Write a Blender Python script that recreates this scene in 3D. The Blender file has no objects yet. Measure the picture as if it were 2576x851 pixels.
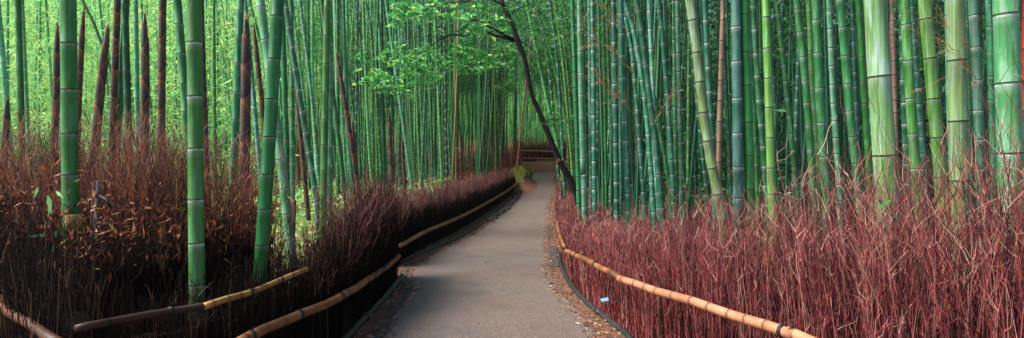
import bpy, math, random
import numpy as np
from mathutils import Vector
random.seed(7)
RNG = np.random.default_rng(11)
S = bpy.context.scene
HAZE = 0.00022
COL = S.collection
F, HX, HY, CAMH = 1500.0, 1288.0, 400.0, 1.7      # focal length / centre / eye line used when reading the photo

def W(px, py, d):                                 # photo reading -> metres
    return Vector(((px - HX) / F * d, d, CAMH - (py - HY) / F * d))

def sm(a, b, x):
    t = np.clip((np.asarray(x, float) - a) / (b - a), 0, 1)
    return t * t * (3 - 2 * t)

# ------------------------------------------------------------------ plan of the place
def curve(pts, t):                                # piecewise Catmull-Rom through pts, t in 0..1
    pts = np.asarray(pts, float); n = len(pts) - 1
    t = np.clip(np.asarray(t, float), 0, 1) * n
    i = np.minimum(t.astype(int), n - 1); u = (t - i)[:, None]
    p0 = pts[np.maximum(i - 1, 0)]; p1 = pts[i]; p2 = pts[i + 1]; p3 = pts[np.minimum(i + 2, n)]
    return 0.5 * ((2 * p1) + (-p0 + p2) * u + (2 * p0 - 5 * p1 + 4 * p2 - p3) * u**2 + (-p0 + 3 * p1 - 3 * p2 + p3) * u**3)

def resample(pts, step):
    q = curve(pts, np.linspace(0, 1, 400))
    L = np.r_[0, np.cumsum(np.linalg.norm(np.diff(q, axis=0), axis=1))]
    n = max(3, int(L[-1] / step))
    s = np.linspace(0, L[-1], n)
    return np.stack([np.interp(s, L, q[:, k]) for k in range(q.shape[1])], 1), s

LEFT_RETURN = [(-4.9, 5.0), (-3.9, 4.3), (-3.15, 3.7), (-2.42, 3.12)]
LEFT_NEAR = [(-2.36, 3.2), (-1.97, 3.9), (-1.84, 4.5), (-1.68, 5.1), (-1.58, 5.9), (-1.57, 7.2), (-1.66, 8.5)]
LEFT_FAR = [(-1.86, 9.3), (-1.72, 11.2), (-1.40, 13.4), (-1.0, 16.6), (-0.5, 20.6), (0.0, 25.0), (0.12, 27.0)]
RIGHT_FENCE = [(3.6, 1.75), (2.55, 2.85), (1.92, 3.9), (1.42, 4.75), (1.14, 5.7), (0.93, 6.9), (0.83, 8.4), (0.92, 10.8),
               (1.06, 13.2), (1.42, 18.2), (1.95, 24.0), (2.5, 30.0), (3.1, 36)]
def fence_x_right(d): 
    p = np.array(RIGHT_FENCE); return float(np.interp(d, p[:, 1], p[:, 0]))
def fence_x_left(d):
    p = np.array(LEFT_NEAR + LEFT_FAR[0:]); return float(np.interp(d, p[:, 1], p[:, 0]))

def gz(x, y):
    x = np.asarray(x, float); y = np.asarray(y, float)
    z = 0.81 * np.clip((y - 14) / 24, 0, 1) ** 1.5
    z = z + np.clip(y - 38, 0, 22) * 0.125 + np.clip(y - 60, 0, 60) * 0.03
    fl = np.interp(y, [3.0, 9, 13, 20, 27, 40], [-2.4, -1.7, -1.5, -0.6, 0.1, 1.2])
    z = z + 0.85 * sm(0.25, 0.8, fl - x) * (1 - sm(5.0, 6.6, y))           # bank behind the near left fence
    z = z + 0.35 * sm(0.3, 2.2, fl - x) * sm(6, 12, y)                     # grove floor a little above the path
    z = z + 5.5 * sm(5, 26, -x) * sm(20, 46, y) + 3.0 * sm(26, 60, np.abs(x)) + 2.0 * sm(8, 30, x) * sm(18, 50, y)
    z = z + 13 * sm(58, 84, y)
    z = z + 0.85 * np.exp(-((x - 0.33) / 0.55) ** 2 - ((y - 30.3) / 3.2) ** 2)   # grassy mound at the bend
    return z

# ------------------------------------------------------------------ mesh helpers
def mesh_obj(name, V, Fc, mat, parent=None, smooth=True, attrs=None, loc=None):
    me = bpy.data.meshes.new(name)
    V = np.asarray(V, np.float32).reshape(-1, 3)
    if loc is not None: V = V - np.asarray(loc, np.float32)
    if isinstance(Fc, np.ndarray) and Fc.ndim == 2:
        k = Fc.shape[1]; nf = len(Fc)
        me.vertices.add(len(V)); me.vertices.foreach_set('co', V.ravel())
        me.loops.add(nf * k); me.loops.foreach_set('vertex_index', Fc.astype(np.int32).ravel())
        me.polygons.add(nf)
        me.polygons.foreach_set('loop_start', np.arange(0, nf * k, k, dtype=np.int32))
        try: me.polygons.foreach_set('loop_total', np.full(nf, k, np.int32))
        except Exception: pass
        me.update(calc_edges=True)
    else:
        me.from_pydata([tuple(map(float, v)) for v in V], [], [tuple(map(int, f)) for f in Fc]); me.update()
    if smooth: me.polygons.foreach_set('use_smooth', np.ones(len(me.polygons), bool))
    for k, a in (attrs or {}).items():
        at = me.attributes.new(k, 'FLOAT', 'POINT'); at.data.foreach_set('value', np.asarray(a, np.float32).ravel())
    me.materials.append(mat)
    o = bpy.data.objects.new(name, me); COL.objects.link(o)
    if loc is not None: o.location = tuple(float(c) for c in loc)
    if parent is not None:
        o.parent = parent
        if loc is not None: o.location = tuple(np.asarray(loc, float) - np.asarray(parent.location, float))
        elif True: o.location = tuple(-np.asarray(parent.location, float))
    return o

def tag(o, label=None, cat=None, group=None, kind=None):
    for k, v in (('label', label), ('category', cat), ('group', group), ('kind', kind)):
        if v: o[k] = v
    return o

def empty(name, loc):
    o = bpy.data.objects.new(name, None); o.empty_display_size = 0.2; COL.objects.link(o); o.location = tuple(loc); return o

def frames(P):
    P = np.asarray(P, float)
    T = np.gradient(P, axis=0); T /= np.linalg.norm(T, axis=1)[:, None] + 1e-9
    ref = np.array([0, 1, 0.0]) if abs(T[:, 1]).max() < 0.8 else np.array([0, 0, 1.0])
    if abs(T @ ref).max() > 0.95: ref = np.array([1.0, 0, 0])
    A = np.cross(T, ref); A /= np.linalg.norm(A, axis=1)[:, None] + 1e-9
    B = np.cross(T, A)
    return T, A, B

def tube(P, R, sides=8, cap=True, slant=None):
    P = np.asarray(P, float); n = len(P); R = np.broadcast_to(np.asarray(R, float), (n,))
    T, A, B = frames(P)
    th = np.linspace(0, 2 * math.pi, sides, endpoint=False)
    V = P[:, None] + R[:, None, None] * (np.cos(th)[None, :, None] * A[:, None] + np.sin(th)[None, :, None] * B[:, None])
    if slant is not None:
        V = V + (slant[:, None] * np.cos(th - slant_phase[0])[None, :])[:, :, None] * T[:, None]
    V = V.reshape(-1, 3)
    Fc = []
    for i in range(n - 1):
        for j in range(sides):
            k = (j + 1) % sides
            Fc.append((i * sides + j, i * sides + k, (i + 1) * sides + k, (i + 1) * sides + j))
    if cap:
        Fc.append(tuple(range(sides))[::-1]); Fc.append(tuple((n - 1) * sides + j for j in range(sides)))
    return V, Fc
slant_phase = [0.0]

def join(parts):
    V, Fc, o = [], [], 0
    for v, f in parts:
        V.append(v); Fc += [tuple(i + o for i in q) for q in f]; o += len(v)
    return np.concatenate(V), Fc

def box(c, s, rz=0, tilt=0):
    c = np.asarray(c, float); s = np.asarray(s, float) / 2
    v = np.array([(x, y, z) for z in (-1, 1) for y in (-1, 1) for x in (-1, 1)], float) * s
    ct, st = math.cos(tilt), math.sin(tilt)
    v = v @ np.array([[ct, 0, -st], [0, 1, 0], [st, 0, ct]])
    cz, sz = math.cos(rz), math.sin(rz)
    v = v @ np.array([[cz, sz, 0], [-sz, cz, 0], [0, 0, 1]]) + c
    return v, [(0, 2, 3, 1), (4, 5, 7, 6), (0, 1, 5, 4), (2, 6, 7, 3), (0, 4, 6, 2), (1, 3, 7, 5)]

def twigs(base, tip, bend, r0, r1, K=4, wig=0.0, rnd=None):
    """many thin three-sided tapered stalks -> verts, quads, per-vertex rnd"""
    N = len(base); t = np.linspace(0, 1, K + 1)
    r0 = np.broadcast_to(r0, (N,)); r1 = np.broadcast_to(r1, (N,))
    P = base[:, None] + (tip - base)[:, None] * t[None, :, None] + bend[:, None] * (4 * t * (1 - t))[None, :, None]
    if wig:
        n = RNG.normal(0, wig, (N, K + 1, 3)); n[:, 0] = 0; P = P + n
    D = tip - base; D = D / (np.linalg.norm(D, axis=1)[:, None] + 1e-9)
    ref = np.where(np.abs(D[:, 2:3]) < 0.9, np.array([[0, 0, 1.0]]), np.array([[1.0, 0, 0]]))
    A = np.cross(D, ref); A /= np.linalg.norm(A, axis=1)[:, None] + 1e-9
    B = np.cross(D, A)
    R = r0[:, None] * (1 - t)[None] + r1[:, None] * t[None]
    th = np.array([0, 2.094, 4.189])
    off = np.cos(th)[None, :, None] * A[:, None] + np.sin(th)[None, :, None] * B[:, None]
    V = P[:, :, None] + R[:, :, None, None] * off[:, None]
    idx = np.arange(N * (K + 1) * 3).reshape(N, K + 1, 3)
    nx = np.roll(idx, -1, axis=2)
    Q = np.stack([idx[:, :-1], nx[:, :-1], nx[:, 1:], idx[:, 1:]], -1).reshape(-1, 4)
    rn = RNG.random(N) if rnd is None else rnd
    return V.reshape(-1, 3), Q, np.repeat(rn, (K + 1) * 3), P

def merge(lst):
    V = np.concatenate([a[0] for a in lst]); R = np.concatenate([a[2] for a in lst])
    Q, o = [], 0
    for a in lst: Q.append(a[1] + o); o += len(a[0])
    return V, np.concatenate(Q), R

def leaves(c, d, L, Wd, rnd=None, fold=0.25):
    """pointed leaf blades: c base point, d unit direction"""
    N = len(c); L = np.broadcast_to(L, (N,))[:, None]; Wd = np.broadcast_to(Wd, (N,))[:, None]
    r = RNG.normal(size=(N, 3)); s = np.cross(d, r); s /= np.linalg.norm(s, axis=1)[:, None] + 1e-9
    u = np.cross(d, s)
    V = np.stack([c, c + d * L * 0.4 + s * Wd / 2 + u * Wd * fold, c + d * L, c + d * L * 0.4 - s * Wd / 2 + u * Wd * fold], 1)
    idx = np.arange(N * 4).reshape(N, 4)
    rn = RNG.random(N) if rnd is None else rnd
    return V.reshape(-1, 3), idx, np.repeat(rn, 4)

def unit(v): return v / (np.linalg.norm(v, axis=-1, keepdims=True) + 1e-9)

# ------------------------------------------------------------------ materials
class M:
    def __init__(s, name):
        s.m = bpy.data.materials.new(name); s.m.use_nodes = True; s.t = s.m.node_tree
        s.b = s.t.nodes['Principled BSDF']; s.out = s.t.nodes['Material Output']
    def n(s, typ, **kw):
        x = s.t.nodes.new(typ)
        for k, v in kw.items(): setattr(x, k, v)
        return x
    def link(s, a, b): s.t.links.new(a, b)
    def ramp(s, fac, stops):
        r = s.n('ShaderNodeValToRGB'); e = r.color_ramp.elements
        while len(e) < len(stops): e.new(0.5)
        for el, (p, c) in zip(e, stops):
            el.position = p; el.color = (*c, 1) if len(c) == 3 else c
        s.link(fac, r.inputs[0]); return r.outputs[0]
    def mix(s, fac, a, b, mode='MIX'):
        x = s.n('ShaderNodeMix', data_type='RGBA', blend_type=mode)
        for sock, v in ((x.inputs[0], fac), (x.inputs[6], a), (x.inputs[7], b)):
            if hasattr(v, 'is_linked'): s.link(v, sock)
            elif isinstance(v, tuple): sock.default_value = (*v, 1)
            else: sock.default_value = v
        return x.outputs[2]
    def math(s, op, a, b=0.0, clamp=False):
        x = s.n('ShaderNodeMath', operation=op, use_clamp=clamp)
        for sock, v in ((x.inputs[0], a), (x.inputs[1], b)):
            if hasattr(v, 'is_linked'): s.link(v, sock)
            else: sock.default_value = v
        return x.outputs[0]
    def coords(s, scale=(1, 1, 1), rand=True, kind='Object'):
        tc = s.n('ShaderNodeTexCoord'); mp = s.n('ShaderNodeMapping'); mp.inputs['Scale'].default_value = scale
        src = tc.outputs[kind]
        if rand:
            oi = s.n('ShaderNodeObjectInfo'); v = s.n('ShaderNodeVectorMath', operation='ADD')
            cb = s.n('ShaderNodeCombineXYZ')
            k = s.math('MULTIPLY', oi.outputs['Random'], 57.0)
            for i in range(3): s.link(k, cb.inputs[i])
            s.link(src, v.inputs[0]); s.link(cb.outputs[0], v.inputs[1]); src = v.outputs[0]
        s.link(src, mp.inputs['Vector']); return mp.outputs[0]
    def noise(s, vec, scale, detail=3, rough=0.55):
        x = s.n('ShaderNodeTexNoise'); x.inputs['Scale'].default_value = scale
        x.inputs['Detail'].default_value = detail; x.inputs['Roughness'].default_value = rough
        s.link(vec, x.inputs['Vector']); return x.outputs['Fac']
    def bump(s, h, strength, dist=0.01):
        x = s.n('ShaderNodeBump'); x.inputs['Strength'].default_value = strength; x.inputs['Distance'].default_value = dist
        s.link(h, x.inputs['Height']); s.link(x.outputs[0], s.b.inputs['Normal'])
    def attr(s, name): return s.n('ShaderNodeAttribute', attribute_name=name).outputs['Fac']
    def color(s, c): s.link(c, s.b.inputs['Base Color']) if hasattr(c, 'is_linked') else setattr(s.b.inputs['Base Color'], 'default_value', (*c, 1))
    def rough(s, r, spec=0.5):
        s.b.inputs['Specular IOR Level'].default_value = spec
        if hasattr(r, 'is_linked'): s.link(r, s.b.inputs['Roughness'])
        else: s.b.inputs['Roughness'].default_value = r

def culm_mat(name, base, alt, wax, wax_amt, streak, white=0.7, dark=(0.012, 0.014, 0.01)):
    m = M(name)
    long = m.coords((7, 7, 1.1)); fine = m.coords((55, 55, 0.9)); spot = m.coords((1, 1, 1))
    oi = m.n('ShaderNodeObjectInfo')
    a = m.ramp(m.noise(long, 1.0, 4), [(0.35, (0, 0, 0)), (0.65, (1, 1, 1))])
    c = m.mix(a, base, alt)
    w = m.ramp(m.noise(m.coords((9, 9, 2.2)), 1.3, 5, 0.65), [(0.62 - wax_amt * 0.35, (0, 0, 0)), (0.72 - wax_amt * 0.35, (1, 1, 1))])
    c = m.mix(m.math('MULTIPLY', w, 0.75), c, wax)
    st = m.ramp(m.noise(fine, 1.0, 3, 0.6), [(0.42, (0, 0, 0)), (0.62, (1, 1, 1))])
    c = m.mix(m.math('MULTIPLY', st, streak), c, tuple(x * 0.32 for x in base))
    bands = m.ramp(m.noise(m.coords((19, 19, 0.5)), 1.0, 4, 0.6), [(0.46, (0, 0, 0)), (0.6, (1, 1, 1))])
    c = m.mix(m.math('MULTIPLY', bands, streak * .8), c, tuple(x * 0.42 for x in base))
    dr = m.ramp(m.noise(spot, 26, 3), [(0.68, (0, 0, 0)), (0.76, (1, 1, 1))])
    c = m.mix(m.math('MULTIPLY', dr, 0.35), c, (0.05, 0.06, 0.03))
    li = m.ramp(m.noise(m.coords((5, 5, 2.0)), 2.4, 6, 0.75), [(0.56, (0, 0, 0)), (0.66, (1, 1, 1))])
    c = m.mix(m.math('MULTIPLY', li, 0.4), c, (0.12, 0.17, 0.12))
    hs = m.n('ShaderNodeHueSaturation'); m.link(c, hs.inputs['Color'])
    m.link(m.math('ADD', m.math('MULTIPLY', oi.outputs['Random'], 0.085), 0.453), hs.inputs['Hue'])
    r2 = m.math('FRACT', m.math('MULTIPLY', oi.outputs['Random'], 7.31))
    m.link(m.math('ADD', m.math('MULTIPLY', r2, 0.75), 0.62), hs.inputs['Value'])
    c = hs.outputs[0]
    band = m.attr('band')
    wn = m.noise(m.coords((1, 1, 1)), 45, 2)
    wh = m.math('MULTIPLY', m.math('MULTIPLY', band, -1.0, True), m.ramp(wn, [(0.3, (0.25,) * 3), (0.6, (1, 1, 1))]))
    r3 = m.math('FRACT', m.math('MULTIPLY', oi.outputs['Random'], 3.77))
    wh = m.math('MULTIPLY', wh, m.ramp(r3, [(0.0, (0.35,) * 3), (0.6, (1, 1, 1))]))
    c = m.mix(m.math('MULTIPLY', wh, white), c, (0.66, 0.72, 0.66))
    dk = m.math('MULTIPLY', band, 1.0, True)
    c = m.mix(m.math('MULTIPLY', dk, 0.9), c, dark)
    m.color(c)
    m.rough(m.ramp(w, [(0, (0.42,) * 3), (1, (0.62,) * 3)]), 0.25)
    m.bump(m.noise(fine, 1.0, 2), 0.12, 0.004)
    return m.m

MAT = {}
MAT['green'] = culm_mat('culm_green', (0.015, 0.135, 0.028), (0.042, 0.23, 0.05), (0.11, 0.30, 0.14), 0.34, 0.5, 0.5)
MAT['deep'] = culm_mat('culm_deep', (0.012, 0.105, 0.022), (0.022, 0.16, 0.032), (0.06, 0.20, 0.10), 0.15, 0.5, 0.28)
MAT['teal'] = culm_mat('culm_teal', (0.013, 0.098, 0.045), (0.022, 0.14, 0.062), (0.08, 0.22, 0.15), 0.32, 0.45, 0.8)
MAT['bloom'] = culm_mat('culm_bloom', (0.034, 0.152, 0.080), (0.05, 0.20, 0.102), (0.14, 0.285, 0.215), 0.48, 0.35, 0.95)
MAT['pale'] = culm_mat('culm_pale', (0.06, 0.28, 0.10), (0.09, 0.36, 0.14), (0.20, 0.44, 0.27), 0.4, 0.25, 0.75)
MAT['yellow'] = culm_mat('culm_yellow', (0.175, 0.25, 0.075), (0.115, 0.215, 0.085), (0.17, 0.26, 0.215), 0.42, 0.85, 0.25)
MAT['olive'] = culm_mat('culm_olive', (0.07, 0.20, 0.035), (0.14, 0.25, 0.05), (0.13, 0.29, 0.14), 0.15, 0.7, 0.3)
MAT['tan'] = culm_mat('culm_tan', (0.40, 0.20, 0.08), (0.50, 0.28, 0.12), (0.28, 0.13, 0.06), 0.2, 0.5, 0.1)
MAT['pink'] = culm_mat('culm_pink', (0.27, 0.15, 0.105), (0.36, 0.22, 0.16), (0.2, 0.11, 0.08), 0.2, 0.5, 0.2)
MAT['rust'] = culm_mat('culm_rust', (0.42, 0.12, 0.02), (0.55, 0.22, 0.04), (0.08, 0.02, 0.02), 0.35, 0.6, 0.05)
MAT['fresh'] = culm_mat('culm_fresh', (0.03, 0.20, 0.045), (0.05, 0.27, 0.07), (0.13, 0.34, 0.18), 0.4, 0.3, 0.7)
MAT['shade'] = culm_mat('culm_shade', (0.008, 0.062, 0.03), (0.014, 0.09, 0.042), (0.04, 0.14, 0.09), 0.25, 0.5, 0.2)  # darker teal copy; grove-interior shade put into the culm colour
RINGM = M('node_ring_dark'); RINGM.color((0.02, 0.02, 0.014)); RINGM.rough(0.6, 0.3); RINGM = RINGM.m

def simple(name, c, r=0.7, var=None, scale=20, spec=0.3, bump=0.0):
    m = M(name)
    if var:
        m.color(m.ramp(m.noise(m.coords((1, 1, 1), True), scale, 5, 0.65), [(0.32, c), (0.68, var)]))
    else: m.color(c)
    m.rough(r, spec)
    if bump: m.bump(m.noise(m.coords((1, 1, 1), True), scale * 2, 4), bump, 0.01)
    return m.m

def twig_mat(name, stops, ro=.55, sp=.3):
    m = M(name); c = m.ramp(m.attr('rnd'), stops)
    nz = m.noise(m.coords((1, 1, 1), False), 14, 3)
    m.color(m.mix(m.ramp(nz, [(0.35, (0.0,) * 3), (0.7, (0.55,) * 3)]), c, (0.02, 0.009, 0.01)))
    m.rough(ro, sp); return m.m

def leaf_mat(name, stops, trans=0.45, rough=0.45):
    m = M(name); c = m.ramp(m.attr('rnd'), stops); m.color(c); m.rough(rough, 0.35)
    tr = m.n('ShaderNodeBsdfTranslucent'); m.link(c, tr.inputs['Color'])
    mx = m.n('ShaderNodeMixShader'); mx.inputs[0].default_value = trans
    m.link(m.b.outputs[0], mx.inputs[1]); m.link(tr.outputs[0], mx.inputs[2]); m.link(mx.outputs[0], m.out.inputs['Surface'])
    return m.m

MAT['twig_red'] = twig_mat('twig_red', [(0.0, (0.02, 0.005, 0.007)), (0.4, (0.09, 0.015, 0.02)), (0.56, (0.36, 0.055, 0.05)), (0.72, (0.42, 0.11, 0.12)), (0.9, (0.70, 0.22, 0.18)), (1.0, (0.80, 0.46, 0.36))])
MAT['twig_dark'] = twig_mat('twig_dark', [(0.0, (0.003, 0.003, 0.003)), (0.7, (0.008, 0.006, 0.005)), (0.9, (0.02, 0.012, 0.009)), (1.0, (0.13, 0.075, 0.042))], .9, .05)  # near-black stalks throughout, a few tan
MAT['twig_brown'] = twig_mat('twig_brown', [(0.0, (0.02, 0.007, 0.006)), (0.5, (0.10, 0.028, 0.02)), (0.85, (0.32, 0.09, 0.05)), (1.0, (0.52, 0.22, 0.10))])
MAT['twig_maroon'] = twig_mat('twig_maroon', [(0.0, (0.018, 0.006, 0.006)), (0.45, (0.08, 0.022, 0.022)), (0.8, (0.24, 0.065, 0.055)), (1.0, (0.46, 0.20, 0.14))])
MAT['twig_orange'] = twig_mat('twig_orange', [(0.0, (0.30, 0.10, 0.03)), (1.0, (0.48, 0.20, 0.07))])
MAT['leaf_bright'] = leaf_mat('leaf_bright', [(0, (0.20, 0.50, 0.17)), (0.5, (0.34, 0.68, 0.24)), (0.8, (0.58, 0.76, 0.24)), (1, (0.74, 0.74, 0.2))], 0.5)  # raised albedo carries the backlit glow of the left grove
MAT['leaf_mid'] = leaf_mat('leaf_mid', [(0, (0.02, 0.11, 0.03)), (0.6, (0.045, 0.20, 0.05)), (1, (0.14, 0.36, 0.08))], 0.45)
MAT['leaf_dark'] = leaf_mat('leaf_dark', [(0, (0.015, 0.07, 0.03)), (0.7, (0.03, 0.12, 0.045)), (1, (0.07, 0.2, 0.06))], 0.3)  # darkened bamboo leaf, its colour stands for shade in the right grove
MAT['leaf_tree'] = leaf_mat('leaf_tree', [(0, (0.03, 0.20, 0.06)), (0.45, (0.08, 0.38, 0.10)), (0.8, (0.20, 0.60, 0.16)), (1, (0.5, 0.72, 0.15))], 0.5, 0.35)
MAT['leaf_dead'] = leaf_mat('leaf_dead', [(0, (0.05, 0.016, 0.010)), (0.5, (0.22, 0.06, 0.022)), (0.85, (0.46, 0.13, 0.04)), (1, (0.5, 0.30, 0.12))], 0.25, 0.6)
MAT['leaf_litter'] = leaf_mat('leaf_litter', [(0, (0.09, 0.03, 0.02)), (0.5, (0.26, 0.10, 0.05)), (0.85, (0.40, 0.20, 0.10)), (1, (0.5, 0.34, 0.2))], 0.1, 0.7)

# asphalt
m = M('asphalt'); co = m.coords((1, 1, 1), False)
big = m.noise(co, 0.55, 4); pat = m.noise(co, 2.3, 4)
agg = m.n('ShaderNodeTexVoronoi'); agg.inputs['Scale'].default_value = 130; m.link(co, agg.inputs['Vector'])
sp = m.n('ShaderNodeSeparateColor'); m.link(agg.outputs['Color'], sp.inputs[0])
c = m.ramp(sp.outputs[0], [(0.0, (0.05, 0.039, 0.034)), (0.45, (0.085, 0.065, 0.057)), (0.8, (0.135, 0.103, 0.089)), (1.0, (0.30, 0.24, 0.21))])
c = m.mix(m.ramp(big, [(0.38, (0, 0, 0)), (0.62, (0.6,) * 3)]), c, (0.13, 0.083, 0.067))
c = m.mix(m.ramp(pat, [(0.55, (0, 0, 0)), (0.75, (0.5,) * 3)]), c, (0.055, 0.05, 0.048))
st_ = m.noise(m.coords((1.6, .35, 1), False), 1.1, 5, .6)
c = m.mix(m.ramp(st_, [(0.5, (0, 0, 0)), (0.7, (0.5,) * 3)]), c, (0.135, 0.114, 0.105))
dm = m.ramp(m.noise(co, 0.9, 6, .7), [(0.57, (0, 0, 0)), (0.66, (0.28,) * 3)])
c = m.mix(dm, c, (0.042, 0.036, 0.034))
vc = m.n('ShaderNodeTexVoronoi', feature='DISTANCE_TO_EDGE'); vc.inputs['Scale'].default_value = .42
wv = m.n('ShaderNodeVectorMath', operation='ADD'); wn_ = m.n('ShaderNodeTexNoise'); wn_.inputs['Scale'].default_value = 1.7; m.link(co, wn_.inputs['Vector'])
m.link(co, wv.inputs[0]); m.link(wn_.outputs['Color'], wv.inputs[1]); m.link(wv.outputs[0], vc.inputs['Vector'])
ck = m.ramp(vc.outputs['Distance'], [(0.0, (0.22,) * 3), (0.008, (0, 0, 0))])
c = m.mix(ck, c, (0.025, 0.02, 0.02))
m.color(c); m.rough(m.ramp(st_, [(.4, (.62,) * 3), (.7, (.48,) * 3)]), 0.4); m.bump(agg.outputs['Distance'], 0.35, 0.004); MAT['asphalt'] = m.m
# grove floor
m = M('grove_floor'); co = m.coords((1, 1, 1), False)
n1 = m.noise(co, 0.5, 5, 0.6); n2 = m.noise(co, 9, 5, 0.7)
lit = m.ramp(n2, [(0.3, (0.06, 0.025, 0.015)), (0.5, (0.17, 0.075, 0.04)), (0.7, (0.30, 0.16, 0.09))])
grn = m.ramp(n2, [(0.3, (0.025, 0.10, 0.015)), (0.7, (0.10, 0.27, 0.05))])
geo = m.n('ShaderNodeNewGeometry'); sx = m.n('ShaderNodeSeparateXYZ'); m.link(geo.outputs['Position'], sx.inputs[0])
left = m.math('MULTIPLY', m.math('SUBTRACT', m.math('MULTIPLY', sx.outputs[0], -1.0), 2.6), 0.35, True)
far = m.math('SUBTRACT', 1.0, m.math('MULTIPLY', m.math('SUBTRACT', sx.outputs[1], 21.0), 0.2, True))
far = m.math('MAXIMUM', far, m.math('MULTIPLY', m.math('SUBTRACT', m.math('MULTIPLY', sx.outputs[0], -1.0), 8.0), 0.2, True))
hill = m.math('MULTIPLY', m.math('SUBTRACT', sx.outputs[1], 50.0), 0.1, True)
g = m.math('MULTIPLY', m.math('MULTIPLY', left, far), m.ramp(n1, [(0.35, (0.2,) * 3), (0.55, (1, 1, 1))]))
rt = m.math('MULTIPLY', m.math('SUBTRACT', sx.outputs[0], m.math('ADD', m.math('MULTIPLY', sx.outputs[1], 0.06), 1.0)), 1.2, True)
shade_floor = m.ramp(n2, [(0.3, (0.012, 0.012, 0.007)), (0.5, (0.03, 0.024, 0.013)), (0.75, (0.035, 0.06, 0.02))])  # right-hand floor colour darkened to stand for deep grove shade
m.color(m.mix(m.math('MAXIMUM', g, hill), m.mix(rt, lit, shade_floor), grn)); m.rough(0.9, 0.2); m.bump(n2, 0.8, 0.04); MAT['grove_floor'] = m.m
MAT['verge'] = simple('verge_soil', (0.045, 0.027, 0.02), 0.9, (0.17, 0.085, 0.055), 18, 0.2, 0.7)
MAT['dirt'] = simple('dirt', (0.085, 0.034, 0.024), 0.9, (0.17, 0.075, 0.05), 5, 0.2, 0.5)
MAT['moss'] = simple('moss', (0.13, 0.19, 0.03), 0.95, (0.26, 0.18, 0.05), 5, 0.1, 0.9)
MAT['stone'] = simple('kerb_stone', (0.03, 0.025, 0.022), 0.85, (0.085, 0.072, 0.064), 16, 0.3, 0.6)
MAT['pipe'] = simple('black_pipe', (0.012, 0.012, 0.013), 0.45, (0.03, 0.03, 0.03), 12, 0.4)
MAT['core'] = simple('gap_shade_core', (0.006, 0.004, 0.004), 0.95, (0.016, 0.009, 0.008), 40, 0.1, 0.6)  # near-black slab colour stands for the shade between packed stalks
MAT['core_red'] = simple('gap_shade_core_red', (0.012, 0.004, 0.004), 0.95, (0.03, 0.009, 0.009), 40, 0.1, 0.6)  # same for the right fences: gap shade in a reddish near-black
MAT['tie'] = simple('black_tie', (0.008, 0.008, 0.008), 0.6)
MAT['bark'] = simple('tree_bark', (0.007, 0.006, 0.006), 0.8, (0.03, 0.022, 0.018), 11, 0.3, 0.9)
MAT['cut'] = simple('cut_wood', (0.13, 0.05, 0.025), 0.8, (0.2, 0.09, 0.045), 30)
MAT['stake'] = simple('weathered_stake', (0.32, 0.33, 0.36), 0.8, (0.55, 0.56, 0.58), 14)
MAT['stake_grey'] = simple('grey_stake', (0.10, 0.11, 0.12), 0.6, (0.24, 0.25, 0.27), 14)
MAT['stump'] = simple('stump_wood', (0.14, 0.06, 0.03), 0.8, (0.26, 0.13, 0.07), 14)
MAT['paper'] = simple('tag_paper', (0.16, 0.36, 0.46), 0.5, (0.22, 0.42, 0.5), 30)

def rail_mat(name, a, b, dk):
    m = M(name); v = m.coords((1, 1, 1)); c = m.ramp(m.noise(v, 7, 5, 0.65), [(0.34, a), (0.62, b)])
    c = m.mix(m.ramp(m.noise(v, 3.3, 4), [(0.55, (0, 0, 0)), (0.72, (0.75,) * 3)]), c, dk)
    c = m.mix(m.math('MULTIPLY', m.math('MULTIPLY', m.attr('band'), 1.0, True), 0.85), c, (0.03, 0.015, 0.01))
    m.color(c); m.rough(0.55, 0.25); return m.m
MAT['rail_rust'] = rail_mat('rail_rust', (0.03, 0.012, 0.006), (0.13, 0.045, 0.016), (0.012, 0.007, 0.005))
MAT['rail'] = rail_mat('rail_tan', (0.11, 0.042, 0.015), (0.26, 0.105, 0.04), (0.05, 0.022, 0.012))
MAT['rail_light'] = rail_mat('rail_light', (0.30, 0.115, 0.055), (0.46, 0.20, 0.105), (0.18, 0.07, 0.04))
MAT['rail_yellow'] = rail_mat('rail_yellow', (0.18, 0.09, 0.028), (0.33, 0.18, 0.06), (0.06, 0.03, 0.012))
MAT['rail_dark'] = rail_mat('rail_dark', (0.009, 0.010, 0.006), (0.04, 0.015, 0.009), (0.006, 0.012, 0.007))

# shoot skin
m = M('shoot_sheath'); v = m.coords((1, 1, 1)); sp1 = m.noise(v, 110, 3, 0.7); lg = m.noise(m.coords((16, 16, 3)), 1, 4)
c = m.ramp(lg, [(0.32, (0.018, 0.012, 0.015)), (0.55, (0.05, 0.025, 0.025)), (0.75, (0.13, 0.042, 0.022))])
c = m.mix(m.ramp(sp1, [(0.5, (0, 0, 0)), (0.66, (0.65,) * 3)]), c, (0.20, 0.15, 0.13))
c = m.mix(m.math('MULTIPLY', m.math('MULTIPLY', m.attr('band'), 1.0, True), 0.8), c, (0.32, 0.10, 0.03))
c = m.mix(m.math('MULTIPLY', m.math('MULTIPLY', m.attr('band'), -1.0, True), 0.8), c, (0.012, 0.008, 0.01))
m.color(c); m.rough(0.62, 0.3); MAT['sheath'] = m.m
MAT['blade'] = simple('sheath_blade', (0.30, 0.17, 0.05), 0.7, (0.36, 0.30, 0.10), 12)

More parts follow.
